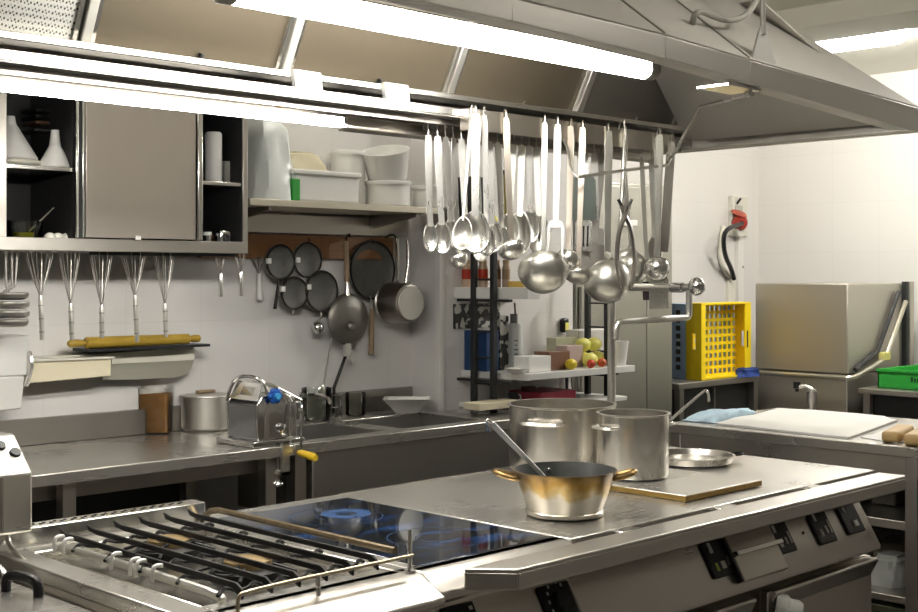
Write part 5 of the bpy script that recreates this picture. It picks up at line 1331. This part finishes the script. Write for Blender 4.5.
# outlet table with the green rack
ot = thing('outlet_table', 'steel outlet table beyond the dishwasher carrying the green rack', 'table', (7.15,2.8,0))
MB().box(6.74,1.6,.825,7.68,3.53,.857).build('tabletop', S_X, ot, bevel=.004)
MB().box(7.62,1.6,.857,7.68,3.53,1.0).build('upstand', S_DARK, ot)
MB().box(6.80,1.62,.15,7.66,3.51,.825).build('dark_cupboard', BLACKM, ot)
for y in (1.66, 3.48): MB().box(6.75,y-.02,0,6.79,y+.02,.825).build('leg', S_DARK, ot)
gr = thing('dish_rack', 'green plastic dish rack lying on the outlet table, dark lettering on its side', 'dish rack', (7.1,3.2,.858), 'dish racks')
gx0, gx1, gy0, gy1, gz0, gz1 = 6.84, 7.34, 2.93, 3.46, .858, .965
MB().box(gx0,gy0,gz0,gx0+.012,gy1,gz1).box(gx1-.012,gy0,gz0,gx1,gy1,gz1).box(gx0,gy0,gz0,gx1,gy0+.012,gz1).box(gx0,gy1-.012,gz0,gx1,gy1,gz1).build('rack_wall', GREENP, gr, bevel=.003)
MB().box(gx0+.012,gy0+.012,gz0,gx1-.012,gy1-.012,gz0+.012).build('rack_base', GREENP, gr)
MB().box(gx0-.006,gy0-.004,gz1-.014,gx0+.0,gy1+.004,gz1).build('rim', GREENP, gr)
y = 3.26
DKG = plain('dark_lettering', (.004,.02,.008), .5)
for k, (w, h, dz) in enumerate(((.012,.030,0),(.010,.022,-.004),(.012,.022,-.004),(.006,.030,0),(.012,.022,-.004),(.010,.022,-.004),(.012,.022,-.004),(.008,.030,0),(.012,.022,-.004),(.010,.022,-.004))):
    MB().box(gx0-.0015,y-w,.915+dz-h/2,gx0-.0002,y,.915+dz+h/2).build('lettering', DKG, gr); y -= w+.007
# wall socket with red plug and conduit
wx0, wx1 = at(728,216,Y=4.80).x, at(748.5,216,Y=4.76).x
wz0, wz1 = at(737,236,Y=4.72).z, at(737,195,Y=4.72).z
sk_ = thing('wall_socket', 'cream interlocked wall socket with a red plug, high in the corner', 'socket', ((wx0+wx1)/2,4.76,wz0))
SOCK = plain('socket_cream', (.70,.68,.60), .4)
MB().box(wx0,4.76,wz0,wx1,4.80,wz1).build('case', SOCK, sk_, bevel=.008)
MB().box(wx0+.02,4.752,wz0+.15,wx0+.11,4.761,wz0+.21).build('switch_window', plain('grey_window', (.45,.45,.40), .3), sk_, bevel=.004)
MB().rod((wx0+.04,4.755,wz1-.055),(wx0+.075,4.75,wz1-.02), .008, 8).build('switch_lever', BLACK, sk_)
MB().lathe([(.05,0),(.055,.012),(.05,.03),(.035,.034),(0,.034)], (wx0+.055,4.76,wz0+.045), 24, RX).build('socket_collar', SOCK, sk_)
d_ = Vector((-.45,-.70,-.12)).normalized(); Mq = Vector((0,0,1)).rotation_difference(d_).to_matrix().to_4x4()
pc = Vector((wx0+.05,4.757,wz0+.095))
MB().lathe([(0,0),(.050,0),(.053,.02),(.053,.045),(.042,.055),(.036,.075),(0,.08)], pc, 24, Mq).build('plug', REDP, sk_)
MB().lathe([(0,0),(.055,0),(.058,.008),(.045,.02),(0,.024)], pc+Vector((-.02,-.02,.052)), 24, Matrix.Rotation(.5,4,'X')).build('flap', plain('faded_red', (.42,.085,.05), .45), sk_)
e = pc+d_*.072
p_ = [e, at(726,229,Y=4.60), at(723,240,Y=4.62), at(725,256,Y=4.68), at(731,268,Y=4.72), at(734,279,Y=4.74)]
tag(MB().tube(smooth(p_,2), .0155, 10).build('plug_cable', BLACK), 'thick black cable curving down from the red plug', 'cable')
q = at(738,240,Y=4.78)
cdt = thing('conduit', 'white wall conduit running down below the cream socket', 'conduit', (q.x,4.78,0))
MB().box(at(738.5,240,Y=4.77).x,4.77,.0,at(744,240,Y=4.77).x,4.80,wz0).build('trunk', PAINT, cdt, bevel=.003)
MB().box(at(729,240,Y=4.775).x,4.775,.0,at(735.5,240,Y=4.775).x,4.80,at(733,279,Y=4.78).z).build('trunk', WPLAS2, cdt, bevel=.003)
qs = at(743,267,Y=4.77); MB().lathe([(0,0),(.008,0),(.008,.004),(0,.004)], (qs.x,4.77,qs.z), 12, RX).build('screw', S_DARK, cdt)
p_ = [at(724,226,Y=4.78), at(721,240,Y=4.78), at(720,258,Y=4.78), at(724,270,Y=4.78), at(731,278,Y=4.78)]
tag(MB().tube(smooth(p_,2), .017, 10).build('wall_hose', WPLAS2), 'pale hose curving along the wall behind the black plug cable', 'hose')

# ------------------------------------------------------------------ worktable at the right
rt = thing('prep_table', 'stainless preparation table beyond the range with a white cloth laid on it', 'table', (4.6,2.05,0))
tx0, tx1, ty0, ty1 = 4.25, 5.10, 1.0, 3.06
MB().box(tx0,ty0,.862,tx1,ty1,.90).build('tabletop', S_TOP, rt, bevel=.004)
MB().box(tx0+.012,ty0+.03,.79,tx0+.03,ty1-.03,.862).box(tx1-.03,ty0+.03,.79,tx1-.012,ty1-.03,.862).box(tx0+.03,ty1-.03,.79,tx1-.03,ty1-.012,.862).build('apron', S_X, rt)
for x in (tx0+.03, tx1-.03):
    for y in (ty0+.05, 2.03, ty1-.04): MB().box(x-.022,y-.022,0,x+.022,y+.022,.862).build('leg', S_DARK, rt, bevel=.003)
MB().box(tx0+.03,ty0+.03,.60,tx1-.03,ty1-.05,.632).build('shelf', S_X, rt, bevel=.003)
MB().box(tx0+.03,ty0+.03,.34,tx1-.03,ty1-.05,.365).build('shelf', S_X, rt, bevel=.003)
MB().box(tx1-.05,ty0+.05,.05,tx1-.045,ty1-.06,.86).build('back_sheet', BLACKM, rt)
# things on the under shelves
for u, v, z, w, h, col, l in ((893,505,.633,.10,.06,(.12,.11,.09),'low dark tub on the upper shelf under the preparation table'),(897,560,.366,.12,.13,(.30,.27,.20),'tan box at the back of the lower shelf under the preparation table')):
    c = at(u,v,X=4.6)
    o = MB().box(4.52,c.y-w/2,z,4.72,c.y+w/2,z+h).build('tub', plain('tub%d' % u, col, .5), bevel=.008); tag(o, l, 'tub')
c = at(888,575,X=4.42); o = bagmesh((4.45,c.y,.366), .16,.12,.11, 41).build('film_bundle', plain('clear_film', (.55,.56,.52), .25, bump=.8, bscale=20)); tag(o, 'crumpled clear film bundle on the lower shelf under the preparation table', 'film')
c = at(893,598,X=4.36); 
o = thing('carton', 'pale green open carton standing on the floor under the preparation table', 'carton', (4.42,c.y,0))
ca = plain('pale_green_card', (.48,.50,.34), .6)
MB().box(4.34,c.y-.14,0,4.6,c.y+.10,.28).build('carton_body', ca, o); MB().prism([(4.34,c.y-.14,.282),(4.34,c.y+.10,.282),(4.30,c.y+.08,.315),(4.30,c.y-.12,.315)], (.002,0,.002)).build('flap', ca, o)
# white cloth folded in a slab, cloth with blue edge, paper, loaves, tap
def clothslab(name, P, z, th, mat, seed, nx=16, ny=12, amp=.004):
    r = random.Random(seed); ph = [r.uniform(0,6.3) for _ in range(6)]
    m = MB(); vs = []
    A, B, C, D_ = [Vector((p[0],p[1])) for p in P]
    for layer in (1, 0):
        for j in range(ny+1):
            for i in range(nx+1):
                s, t = i/nx, j/ny
                q = A*(1-s)*(1-t)+B*s*(1-t)+C*s*t+D_*(1-s)*t
                edge = min(s,1-s,t,1-t)
                hgt = th*(1-math.exp(-edge*30)*.7)+amp*(math.sin(7*s+ph[0])+math.sin(9*t+ph[1]+3*s)+math.sin(15*(s+t)+ph[2])*.6)*min(1,edge*8+.2)
                vs.append((q.x, q.y, z+(max(hgt,.003) if layer else 0)))
    n = (nx+1)*(ny+1)
    fs = []
    for j in range(ny):
        for i in range(nx):
            a = j*(nx+1)+i; f = (a,a+1,a+nx+2,a+nx+1); fs.append(f); fs.append(tuple(x+n for x in f[::-1]))
    bd = [i for i in range(nx+1)]+[j*(nx+1)+nx for j in range(1,ny+1)]+[ny*(nx+1)+i for i in range(nx-1,-1,-1)]+[j*(nx+1) for j in range(ny-1,0,-1)]
    for k in range(len(bd)):
        a, b = bd[k], bd[(k+1)%len(bd)]; fs.append((b,a,a+n,b+n))
    m.add(vs, fs)
    return m.build(name, mat, ang=50)
CLOTH = plain('white_cloth', (.90,.88,.83), .85, bump=.2, bscale=120)
tag(clothslab('folded_cloth', [(4.29,2.28),(4.96,2.42),(4.93,2.97),(4.33,2.88)], .901, .026, CLOTH, 4, amp=.002), 'large white cloth folded into a flat slab on the preparation table', 'cloth')
tag(clothslab('paper_sheet', [(4.30,2.10),(4.55,2.12),(4.60,2.30),(4.36,2.272)], .9008, .004, WPLAS, 5, amp=.0005), 'white sheet of paper between the white cloth and the loaves', 'paper')
tag(clothslab('kitchen_towel', [(4.36,2.905),(4.80,2.985),(4.84,3.045),(4.33,3.045)], .901, .022, plain('blue_white_towel', (.50,.66,.82), .85, noise=.35, nscale=9, bump=.3, bscale=60), 6, amp=.007), 'crumpled pale blue towel at the end of the preparation table', 'towel')
for i, l in enumerate(('golden loaf on the preparation table, nearer the white cloth','golden loaf on the preparation table, at the outer side')):
    c = at(905+i*22, 434+i*3, Z=.93)
    m = MB(); m.box(-.13,-.033,0,.13,.033,.042)
    m.xf(Matrix.Translation((c.x+.06,c.y+.055,.901)) @ Matrix.Rotation(.25,4,'Z'))
    o = m.build('loaf', WOODL, bevel=.014, seg=3); tag(o, l, 'loaf', 'loaves on the preparation table')
c = Vector((5.06, 2.83, 0))
tb2 = thing('table_tap', 'small dark lever tap rising behind the white folded cloth', 'tap', (5.04,2.86,.86))
yb2 = at(812,410,X=5.04).y
MB().cyl((5.04,yb2,0), .016, .901, .985, 14).cyl((5.04,yb2,0), .024, .94,.99, 16).build('body', SPLASH, tb2)
t = at(797,386,X=5.04); MB().tube([(5.04,yb2,.99),(5.04,yb2,1.0)], .018, 12).tube([(5.04,yb2,1.0),(5.04,yb2+.03,1.012),(5.04,t.y,1.005)], [.008,.007,.010], 8).build('lever', S_UTG, tb2)
MB().cyl((5.04,t.y,0), .016, 1.0, 1.03, 14).rod((5.04,t.y,.985),(5.04,t.y,1.0), .008, 8).build('lever_knob', BLACK, tb2)
# chrome hook of a swan neck tap is part of the stock pot ladle in front; the far sink edge follows
# ------------------------------------------------------------------ utensil rack and hanging utensils
YFR, YBR = 2.606, 2.752
rackt = thing('utensil_rail', 'long steel hanging rail under the rear edge of the hood, full of utensils', 'rail', (3.2,2.68,1.915))
xa_ = at(469,106,Y=2.615).x; xb_ = at(674,140,Y=2.615).x
MB().box(xa_,2.614,1.925,xb_,2.618,1.988).build('front_bar', S_Z, rackt)
MB().box(xa_,2.618,1.925,xa_+.004,2.652,1.988).build('end_plate', S_Z, rackt); MB().box(xb_-.004,2.618,1.925,xb_,2.652,1.988).build('end_plate', S_Z, rackt)
MB().box(at(424,125,Y=YBR+.006).x,YBR+.008,1.934,xb_+.02,YBR+.012,1.955).build('back_bar', S_DARK, rackt)
# stay rods
P0, P1, P2 = at(752,94,Y=1.885), at(700,107,Y=2.28), at(672,157,Y=2.56)
MB().tube(smooth([P0,P1,P1*.6+P2*.4,P2],1) if False else [P0,P1,P2], .0055, 8).build('stay_rod', S_UT, rackt)
MB().tube([at(668,165,Y=2.565), at(620,171,Y=2.555), at(578,177,Y=2.55)], .005, 8).build('stay_rod', S_UTG, rackt)
e1 = at(668,165,Y=2.565)
MB().rod(e1, (xb_-.01,2.612,1.93), .004, 6).build('stay_rod', S_UTG, rackt)
e1 = at(578,177,Y=2.55); MB().tube(smooth([e1, e1+Vector((-.01,.02,.02)), (e1.x+.01,2.60,1.90), (e1.x+.0,2.612,1.93)],1), .004, 6).build('stay_rod', S_UTG, rackt)

VIEW = Vector((K,K,0))
def frame(top, end, yaw):
    d = (end-top).normalized(); z = -d
    y = VIEW - z*VIEW.dot(z); y.normalize()
    x = y.cross(z)
    M3 = Matrix((x, y, z)).transposed()
    return (M3 @ Matrix.Rotation(yaw, 3, 'Z')).to_quaternion()
ORD = ['first','second','third','fourth','fifth','sixth','seventh','eighth','ninth','tenth','eleventh','twelfth','thirteenth','fourteenth','fifteenth','sixteenth','seventeenth','eighteenth','nineteenth','twentieth','twenty first','twenty second','twenty third']
CNT = {'F':0,'B':0}
def bowl_shell(w, h, d, cz, n=20, m=6, yo=0):
    mb = MB(); vs = [(0, yo+d, cz)]; 
    for j in range(1, m+1):
        s = j/m
        for i in range(n):
            a = 2*PI*i/n
            zz = math.sin(a); xx = math.cos(a)
            taper = 1-.14*zz       # a little egg shaped, wider towards the tip
            vs.append((s*xx*w/2*taper, yo+d*(1-s**2.2), cz+s*zz*h/2))
    fs = [(0, 1+i, 1+(i+1)%n) for i in range(n)]
    for j in range(m-1):
        for i in range(n):
            a = 1+j*n+i; b = 1+j*n+(i+1)%n; fs.append((a, a+n, b+n, b))
    return mb.add(vs, fs)
def hemi(r, n=32, m=9, t=.0015, k=1.0):
    o = [(r*math.sin(PI/2*i/m), -r*k*math.cos(PI/2*i/m)) for i in range(m+1)]; o[0] = (0, -r*k)
    ri = r-t
    inn = [(ri*math.sin(PI/2*i/m), -ri*k*math.cos(PI/2*i/m)) for i in range(m, -1, -1)]; inn[-1] = (0, -ri*k)
    return o+[(r+.0025, .001),(r+.001,.003)]+inn
def utensil(row, kind, ut, ue, ve, w, h, desc, hw=8, mat=S_UT, yaw=0.0, hmat=None, tilt=.5, hook=None, flatk=1.0, name=None, dy=0):
    Yr = YFR if row == 'F' else YBR
    zt = 1.990 if row == 'F' else 1.957
    top = at(ut, 100, Y=Yr); top = Vector((top.x, Yr+dy, zt))
    end = at(ue, ve, Y=Yr+dy)
    D = ((top+end)/2).dot(VIEW); s = D/FPX
    L = (end-top).length; w *= s; h *= s; hw *= s
    i = CNT[row]; CNT[row] += 1
    label = '%s, %s from the cabinet on the %s' % (desc, ORD[i], 'front rail' if row == 'F' else 'rear rail')
    nm = name or {'spoon':'serving_spoon','slot':'slotted_spoon','ladle':'ladle','fork':'serving_fork','turner':'turner','slotturner':'slotted_turner','tongs':'tongs','bowlsieve':'strainer','masher':'masher','skewer':'skewer'}[kind]
    o = thing(nm, label, nm.replace('_',' ').split()[-1], top, 'utensils on the hanging rails', frame(top, end, yaw))
    hmat = hmat or mat
    # hook
    off = .012 if row == 'F' else .014
    off -= dy
    hk = MB().tube(smooth([(0,0,-.045),(0,0,-.004),(0,.003,.006),(0,off,.006),(0,off+.004,-.014)],2), .0022, 6)
    hk.build('hook', hmat, o, local=True)
    z0 = -.018 if row == 'F' else -.040
    def handle(zb, t=.0022, wt=None, wb=None):
        wt = wt or hw; wb = wb or hw*.7; n = 8
        m = MB(); vs = []
        for k in range(n+1):
            f = k/n; z = z0+(zb-z0)*f; ww = (wt*(1-f)+wb*f)/2
            if k == 0: ww *= .7
            bow = .004*math.sin(PI*f)
            vs += [(-ww,-t+bow,z),(ww,-t+bow,z),(ww,t+bow,z),(-ww,t+bow,z)]
        fs = [(0,1,2,3),(n*4+3,n*4+2,n*4+1,n*4)]
        for k in range(n):
            for q in range(4): fs.append((k*4+q, (k+1)*4+q, (k+1)*4+(q+1)%4, k*4+(q+1)%4))
        return m.add(vs, fs).build('handle', hmat, o, local=True, bevel=.0008)
    if kind in ('spoon','slot'):
        handle(-L+h*.86)
        b = bowl_shell(w, h, w*.30, -L+h/2).build('bowl', mat, o, local=True, solid=.0012, ang=60)
        if kind == 'slot':
            for q in (-1,0,1): MB().cbox((q*w*.2, w*.30-.001, -L+h*.5), w*.06, .006, h*.45).build('slot', BLACK, b, local=True)
    elif kind == 'ladle':
        r = w/2
        zc = -L+r*.9*flatk
        M = Matrix.Translation((0, 0, zc)) @ Matrix.Rotation(tilt, 4, 'X')
        bk = M @ Vector((0, r*.98 if tilt > 0 else -r*.98, .0))
        handle(zc+.02 if abs(tilt) > .2 else zc+.02)
        m = MB().lathe(hemi(r, k=flatk), (0,0,0), 32, M); m.build('bowl', mat, o, local=True, ang=50)
        MB().tube([(0,0,zc+.025),(0,bk.y*.5,zc+.012),tuple(bk)], [hw*.28,hw*.26,hw*.22], 8).build('neck', hmat, o, local=True)
    elif kind == 'bowlsieve':
        r = w/2; zc = -L+h*.5
        M = Matrix.Translation((0, 0, zc)) @ Matrix.Rotation(tilt, 4, 'X')
        handle(zc+r*.9)
        MB().lathe(hemi(r, k=flatk), (0,0,0), 36, M).build('bowl', mat, o, local=True, ang=50)
        MB().tube([tuple(M @ Vector((r*math.cos(2*PI*k/32), r*math.sin(2*PI*k/32), .001))) for k in range(32)], .003, 6, closed=True).build('rim', mat, o, local=True)
        bk = M @ Vector((0, r if (M @ Vector((0,r,0))).z > zc else -r, 0))
        MB().tube([(0,0,zc+r*1.1), tuple(bk)], hw*.35, 8).build('neck', hmat, o, local=True)
    elif kind == 'fork':
        handle(-L+h*.98)
        m = MB()
        pw = w*.2
        for sx in (-1, 1):
            m.prism([(sx*(w/2-pw),0,-L+h*.85),(sx*w/2,0,-L+h*.80),(sx*w*.46,0,-L),(sx*(w/2-pw*.8),0,-L)], (0,.003,0))
        m.prism([(-w/2,0,-L+h*.78),(w/2,0,-L+h*.78),(w*.36,0,-L+h*.96),(hw*.35,0,-L+h*1.0),(-hw*.35,0,-L+h*1.0),(-w*.36,0,-L+h*.96)], (0,.003,0))
        m.build('prongs', mat, o, local=True, bevel=.001)
    elif kind in ('turner','slotturner'):
        handle(-L+h*.95)
        m = MB(); P = [(-w*.42,0,-L+h*.93),(w*.42,0,-L+h*.93),(w*.5,0,-L+h*.85),(w*.5,0,-L+.004),(w*.46,0,-L),(-w*.46,0,-L),(-w*.5,0,-L+.004),(-w*.5,0,-L+h*.85)]
        b = m.prism(P, (0,.0022,0)).build('blade', mat, o, local=True, bevel=.0008)
        if kind == 'slotturner':
            for q in (-1,0,1): MB().cbox((q*w*.25,-.0006,-L+h*.45), w*.10,.001,h*.62).build('slot', BLACK, b, local=True)
    elif kind == 'tongs':
        z1 = -L*.56
        MB().tube([(0,0,-.03),(0,0,z1)], .003, 6).build('hanging_wire', hmat, o, local=True)
        for sx in (-1, 1):
            P = [(sx*.012,0,z1+.03),(0,-.004*sx,z1-.0),(-sx*w*.16,-.004*sx,z1-.05),(-sx*w*.22,0,-L*.86),(-sx*w*.10,0,-L)]
            MB().tube(smooth(P,2), [hw*.40]*len(smooth(P,2)), 8, flat=.35).build('arm', mat, o, local=True)
            MB().tube([(sx*.012,0,z1+.03),(sx*.022,0,z1+.05)], .005, 8).build('grip', BLACK, o, local=True)
    elif kind == 'masher':
        handle(-L+h, wb=hw*.9)
        m = MB().box(-w/2,-.001,-L,w/2,.001,-L+h)
        for k in range(5):
            x = -w/2+w*k/4; m.box(x-w*.06,-.005,-L,x+w*.06,.004,-L+h*.94)
        m.box(-w/2,-.005,-L+h*.9,w/2,.005,-L+h).box(-w/2,-.005,-L,w/2,.005,-L+h*.05)
        m.build('ribbed_head', mat, o, local=True)
    elif kind == 'skewer':
        MB().tube([(0,0,z0),(0,0,-L*.9),(0,0,-L)], [hw*.4,hw*.25,hw*.08], 8).build('shaft', mat, o, local=True)
    return o
GRN = plain('grey_green_plastic', (.24,.28,.25), .45)
PURP = plain('dark_plum', (.05,.035,.045), .5)
TAN = steel('tan_handle', (.56,.50,.43), .35, (30,30,4), .06, bump=0)
# rear rail, from the cabinet end
U = utensil
U('B','spoon',428,431,253,16,31,'bright steel spoon with a pointed bowl',hw=9,yaw=.5)
U('B','spoon',437,443,255,18,35,'bright steel spoon with a broad bowl',hw=9,yaw=.2)
U('B','spoon',445,452,248,16,30,'steel spoon half hidden by its neighbours',hw=8,yaw=-.3)
U('B','ladle',453,459,267,19,20,'small deep steel ladle',hw=8,yaw=.6,tilt=-.5)
U('B','spoon',461,466,240,13,26,'narrow bright steel spoon',hw=8)
U('B','spoon',474,481,262,17,28,'steel spoon hanging lowest of its group',hw=8,yaw=-.4,mat=S_UTG)
U('B','spoon',488,493,253,22,34,'bright steel spoon with an oval bowl',hw=10,yaw=.1)
U('B','spoon',497,503,252,15,28,'slim bright steel spoon',hw=8,yaw=-.5)
U('B','slot',514,509,250,22,38,'worn slotted steel spoon',hw=8,yaw=.3,mat=S_UTG)
U('B','spoon',522,519,256,24,46,'wide worn steel spoon',hw=8,yaw=-.2,mat=S_UTG)
U('B','spoon',529,531,244,18,36,'steel spoon with a white lit handle',hw=8,yaw=.2)
U('B','slot',536,540,256,23,46,'worn slotted steel spoon behind the big ladle',hw=8,mat=S_UTG)
U('B','turner',580,582,220,29,46,'grey green square turner',hw=7,mat=GRN,hmat=S_UT,yaw=-.1)
U('B','slotturner',586,583,251,17,33,'bright slotted steel turner',hw=7)
U('B','turner',594,597,262,16,36,'plain steel turner with a rounded blade',hw=8,hmat=S_UT,mat=S_UTG)
U('B','turner',602,590,281,33,40,'dark steel turner with a broad blade',hw=12,mat=S_DARK,yaw=.1)
U('B','bowlsieve',622,634,287,36,44,'tilted steel bowl strainer beside the tongs',hw=5,mat=S_UTG,tilt=-1.25,yaw=-.7)
U('B','turner',641,649,300,12,20,'dark plum flat spatula',hw=5,mat=PURP,hmat=S_UTG)
U('B','spoon',652,656,262,15,28,'thin steel spoon behind the last ladle',hw=8,mat=S_UTG)
# front rail
CNT['F'] = 0
U('F','spoon',471,461,250,24,34,'steel spoon on a thin bowed dark handle',hw=4,mat=S_UTG,hmat=S_DARK,yaw=-.6)
U('F','spoon',476,475,254,30,44,'largest steel spoon with a wide flat handle',hw=10,mat=S_UT,yaw=.1)
U('F','spoon',484,487,256,18,32,'bright steel spoon behind the largest spoon',hw=7,yaw=-.3)
U('F','ladle',506,512,258,27,24,'medium steel ladle on a broad tan handle',hw=8,hmat=TAN,tilt=-.7,yaw=.4,flatk=.75)
U('F','ladle',545,543,288,50,40,'biggest round steel ladle',hw=6,mat=S_UTG,tilt=-.9,flatk=.75)
U('F','fork',558,555,255,18,35,'bright two pronged serving fork',hw=8,mat=PALE_M)
U('F','ladle',571,568,268,22,24,'small bright ladle on a flat tan handle',hw=8,hmat=TAN,tilt=-.8,yaw=-.4)
U('F','ladle',583,578,282,27,20,'shallow steel ladle on a curved tan handle',hw=7,hmat=TAN,mat=S_UTG,tilt=-.4,flatk=.6)
U('F','bowlsieve',609,607,304,47,48,'round steel bowl strainer, the lowest hanging one',hw=9,mat=S_UTG,tilt=-1.0,yaw=.2)
U('F','skewer',626,620,236,6,20,'slim pale steel skewer',hw=8,mat=S_UTG)
U('F','tongs',596,626,289,44,60,'long dark scissor tongs',hw=17,mat=SPLASH,dy=-.115)
U('F','ladle',648,657,279,25,27,'deep steel ladle with two part handle',hw=8,tilt=-.9,mat=S_UT,hmat=S_UTG,dy=-.05)
U('F','masher',657,659,309,17,32,'ribbed steel masher',hw=6,mat=S_UT,name='masher')
U('F','turner',672,664,252,9,120,'long grey flat bar shaped spatula',hw=7,mat=S_DARK)

# ------------------------------------------------------------------ light
w = bpy.data.worlds.new('world'); SC.world = w; w.use_nodes = True
w.node_tree.nodes['Background'].inputs[0].default_value = (1,.97,.92,1)
w.node_tree.nodes['Background'].inputs[1].default_value = .4
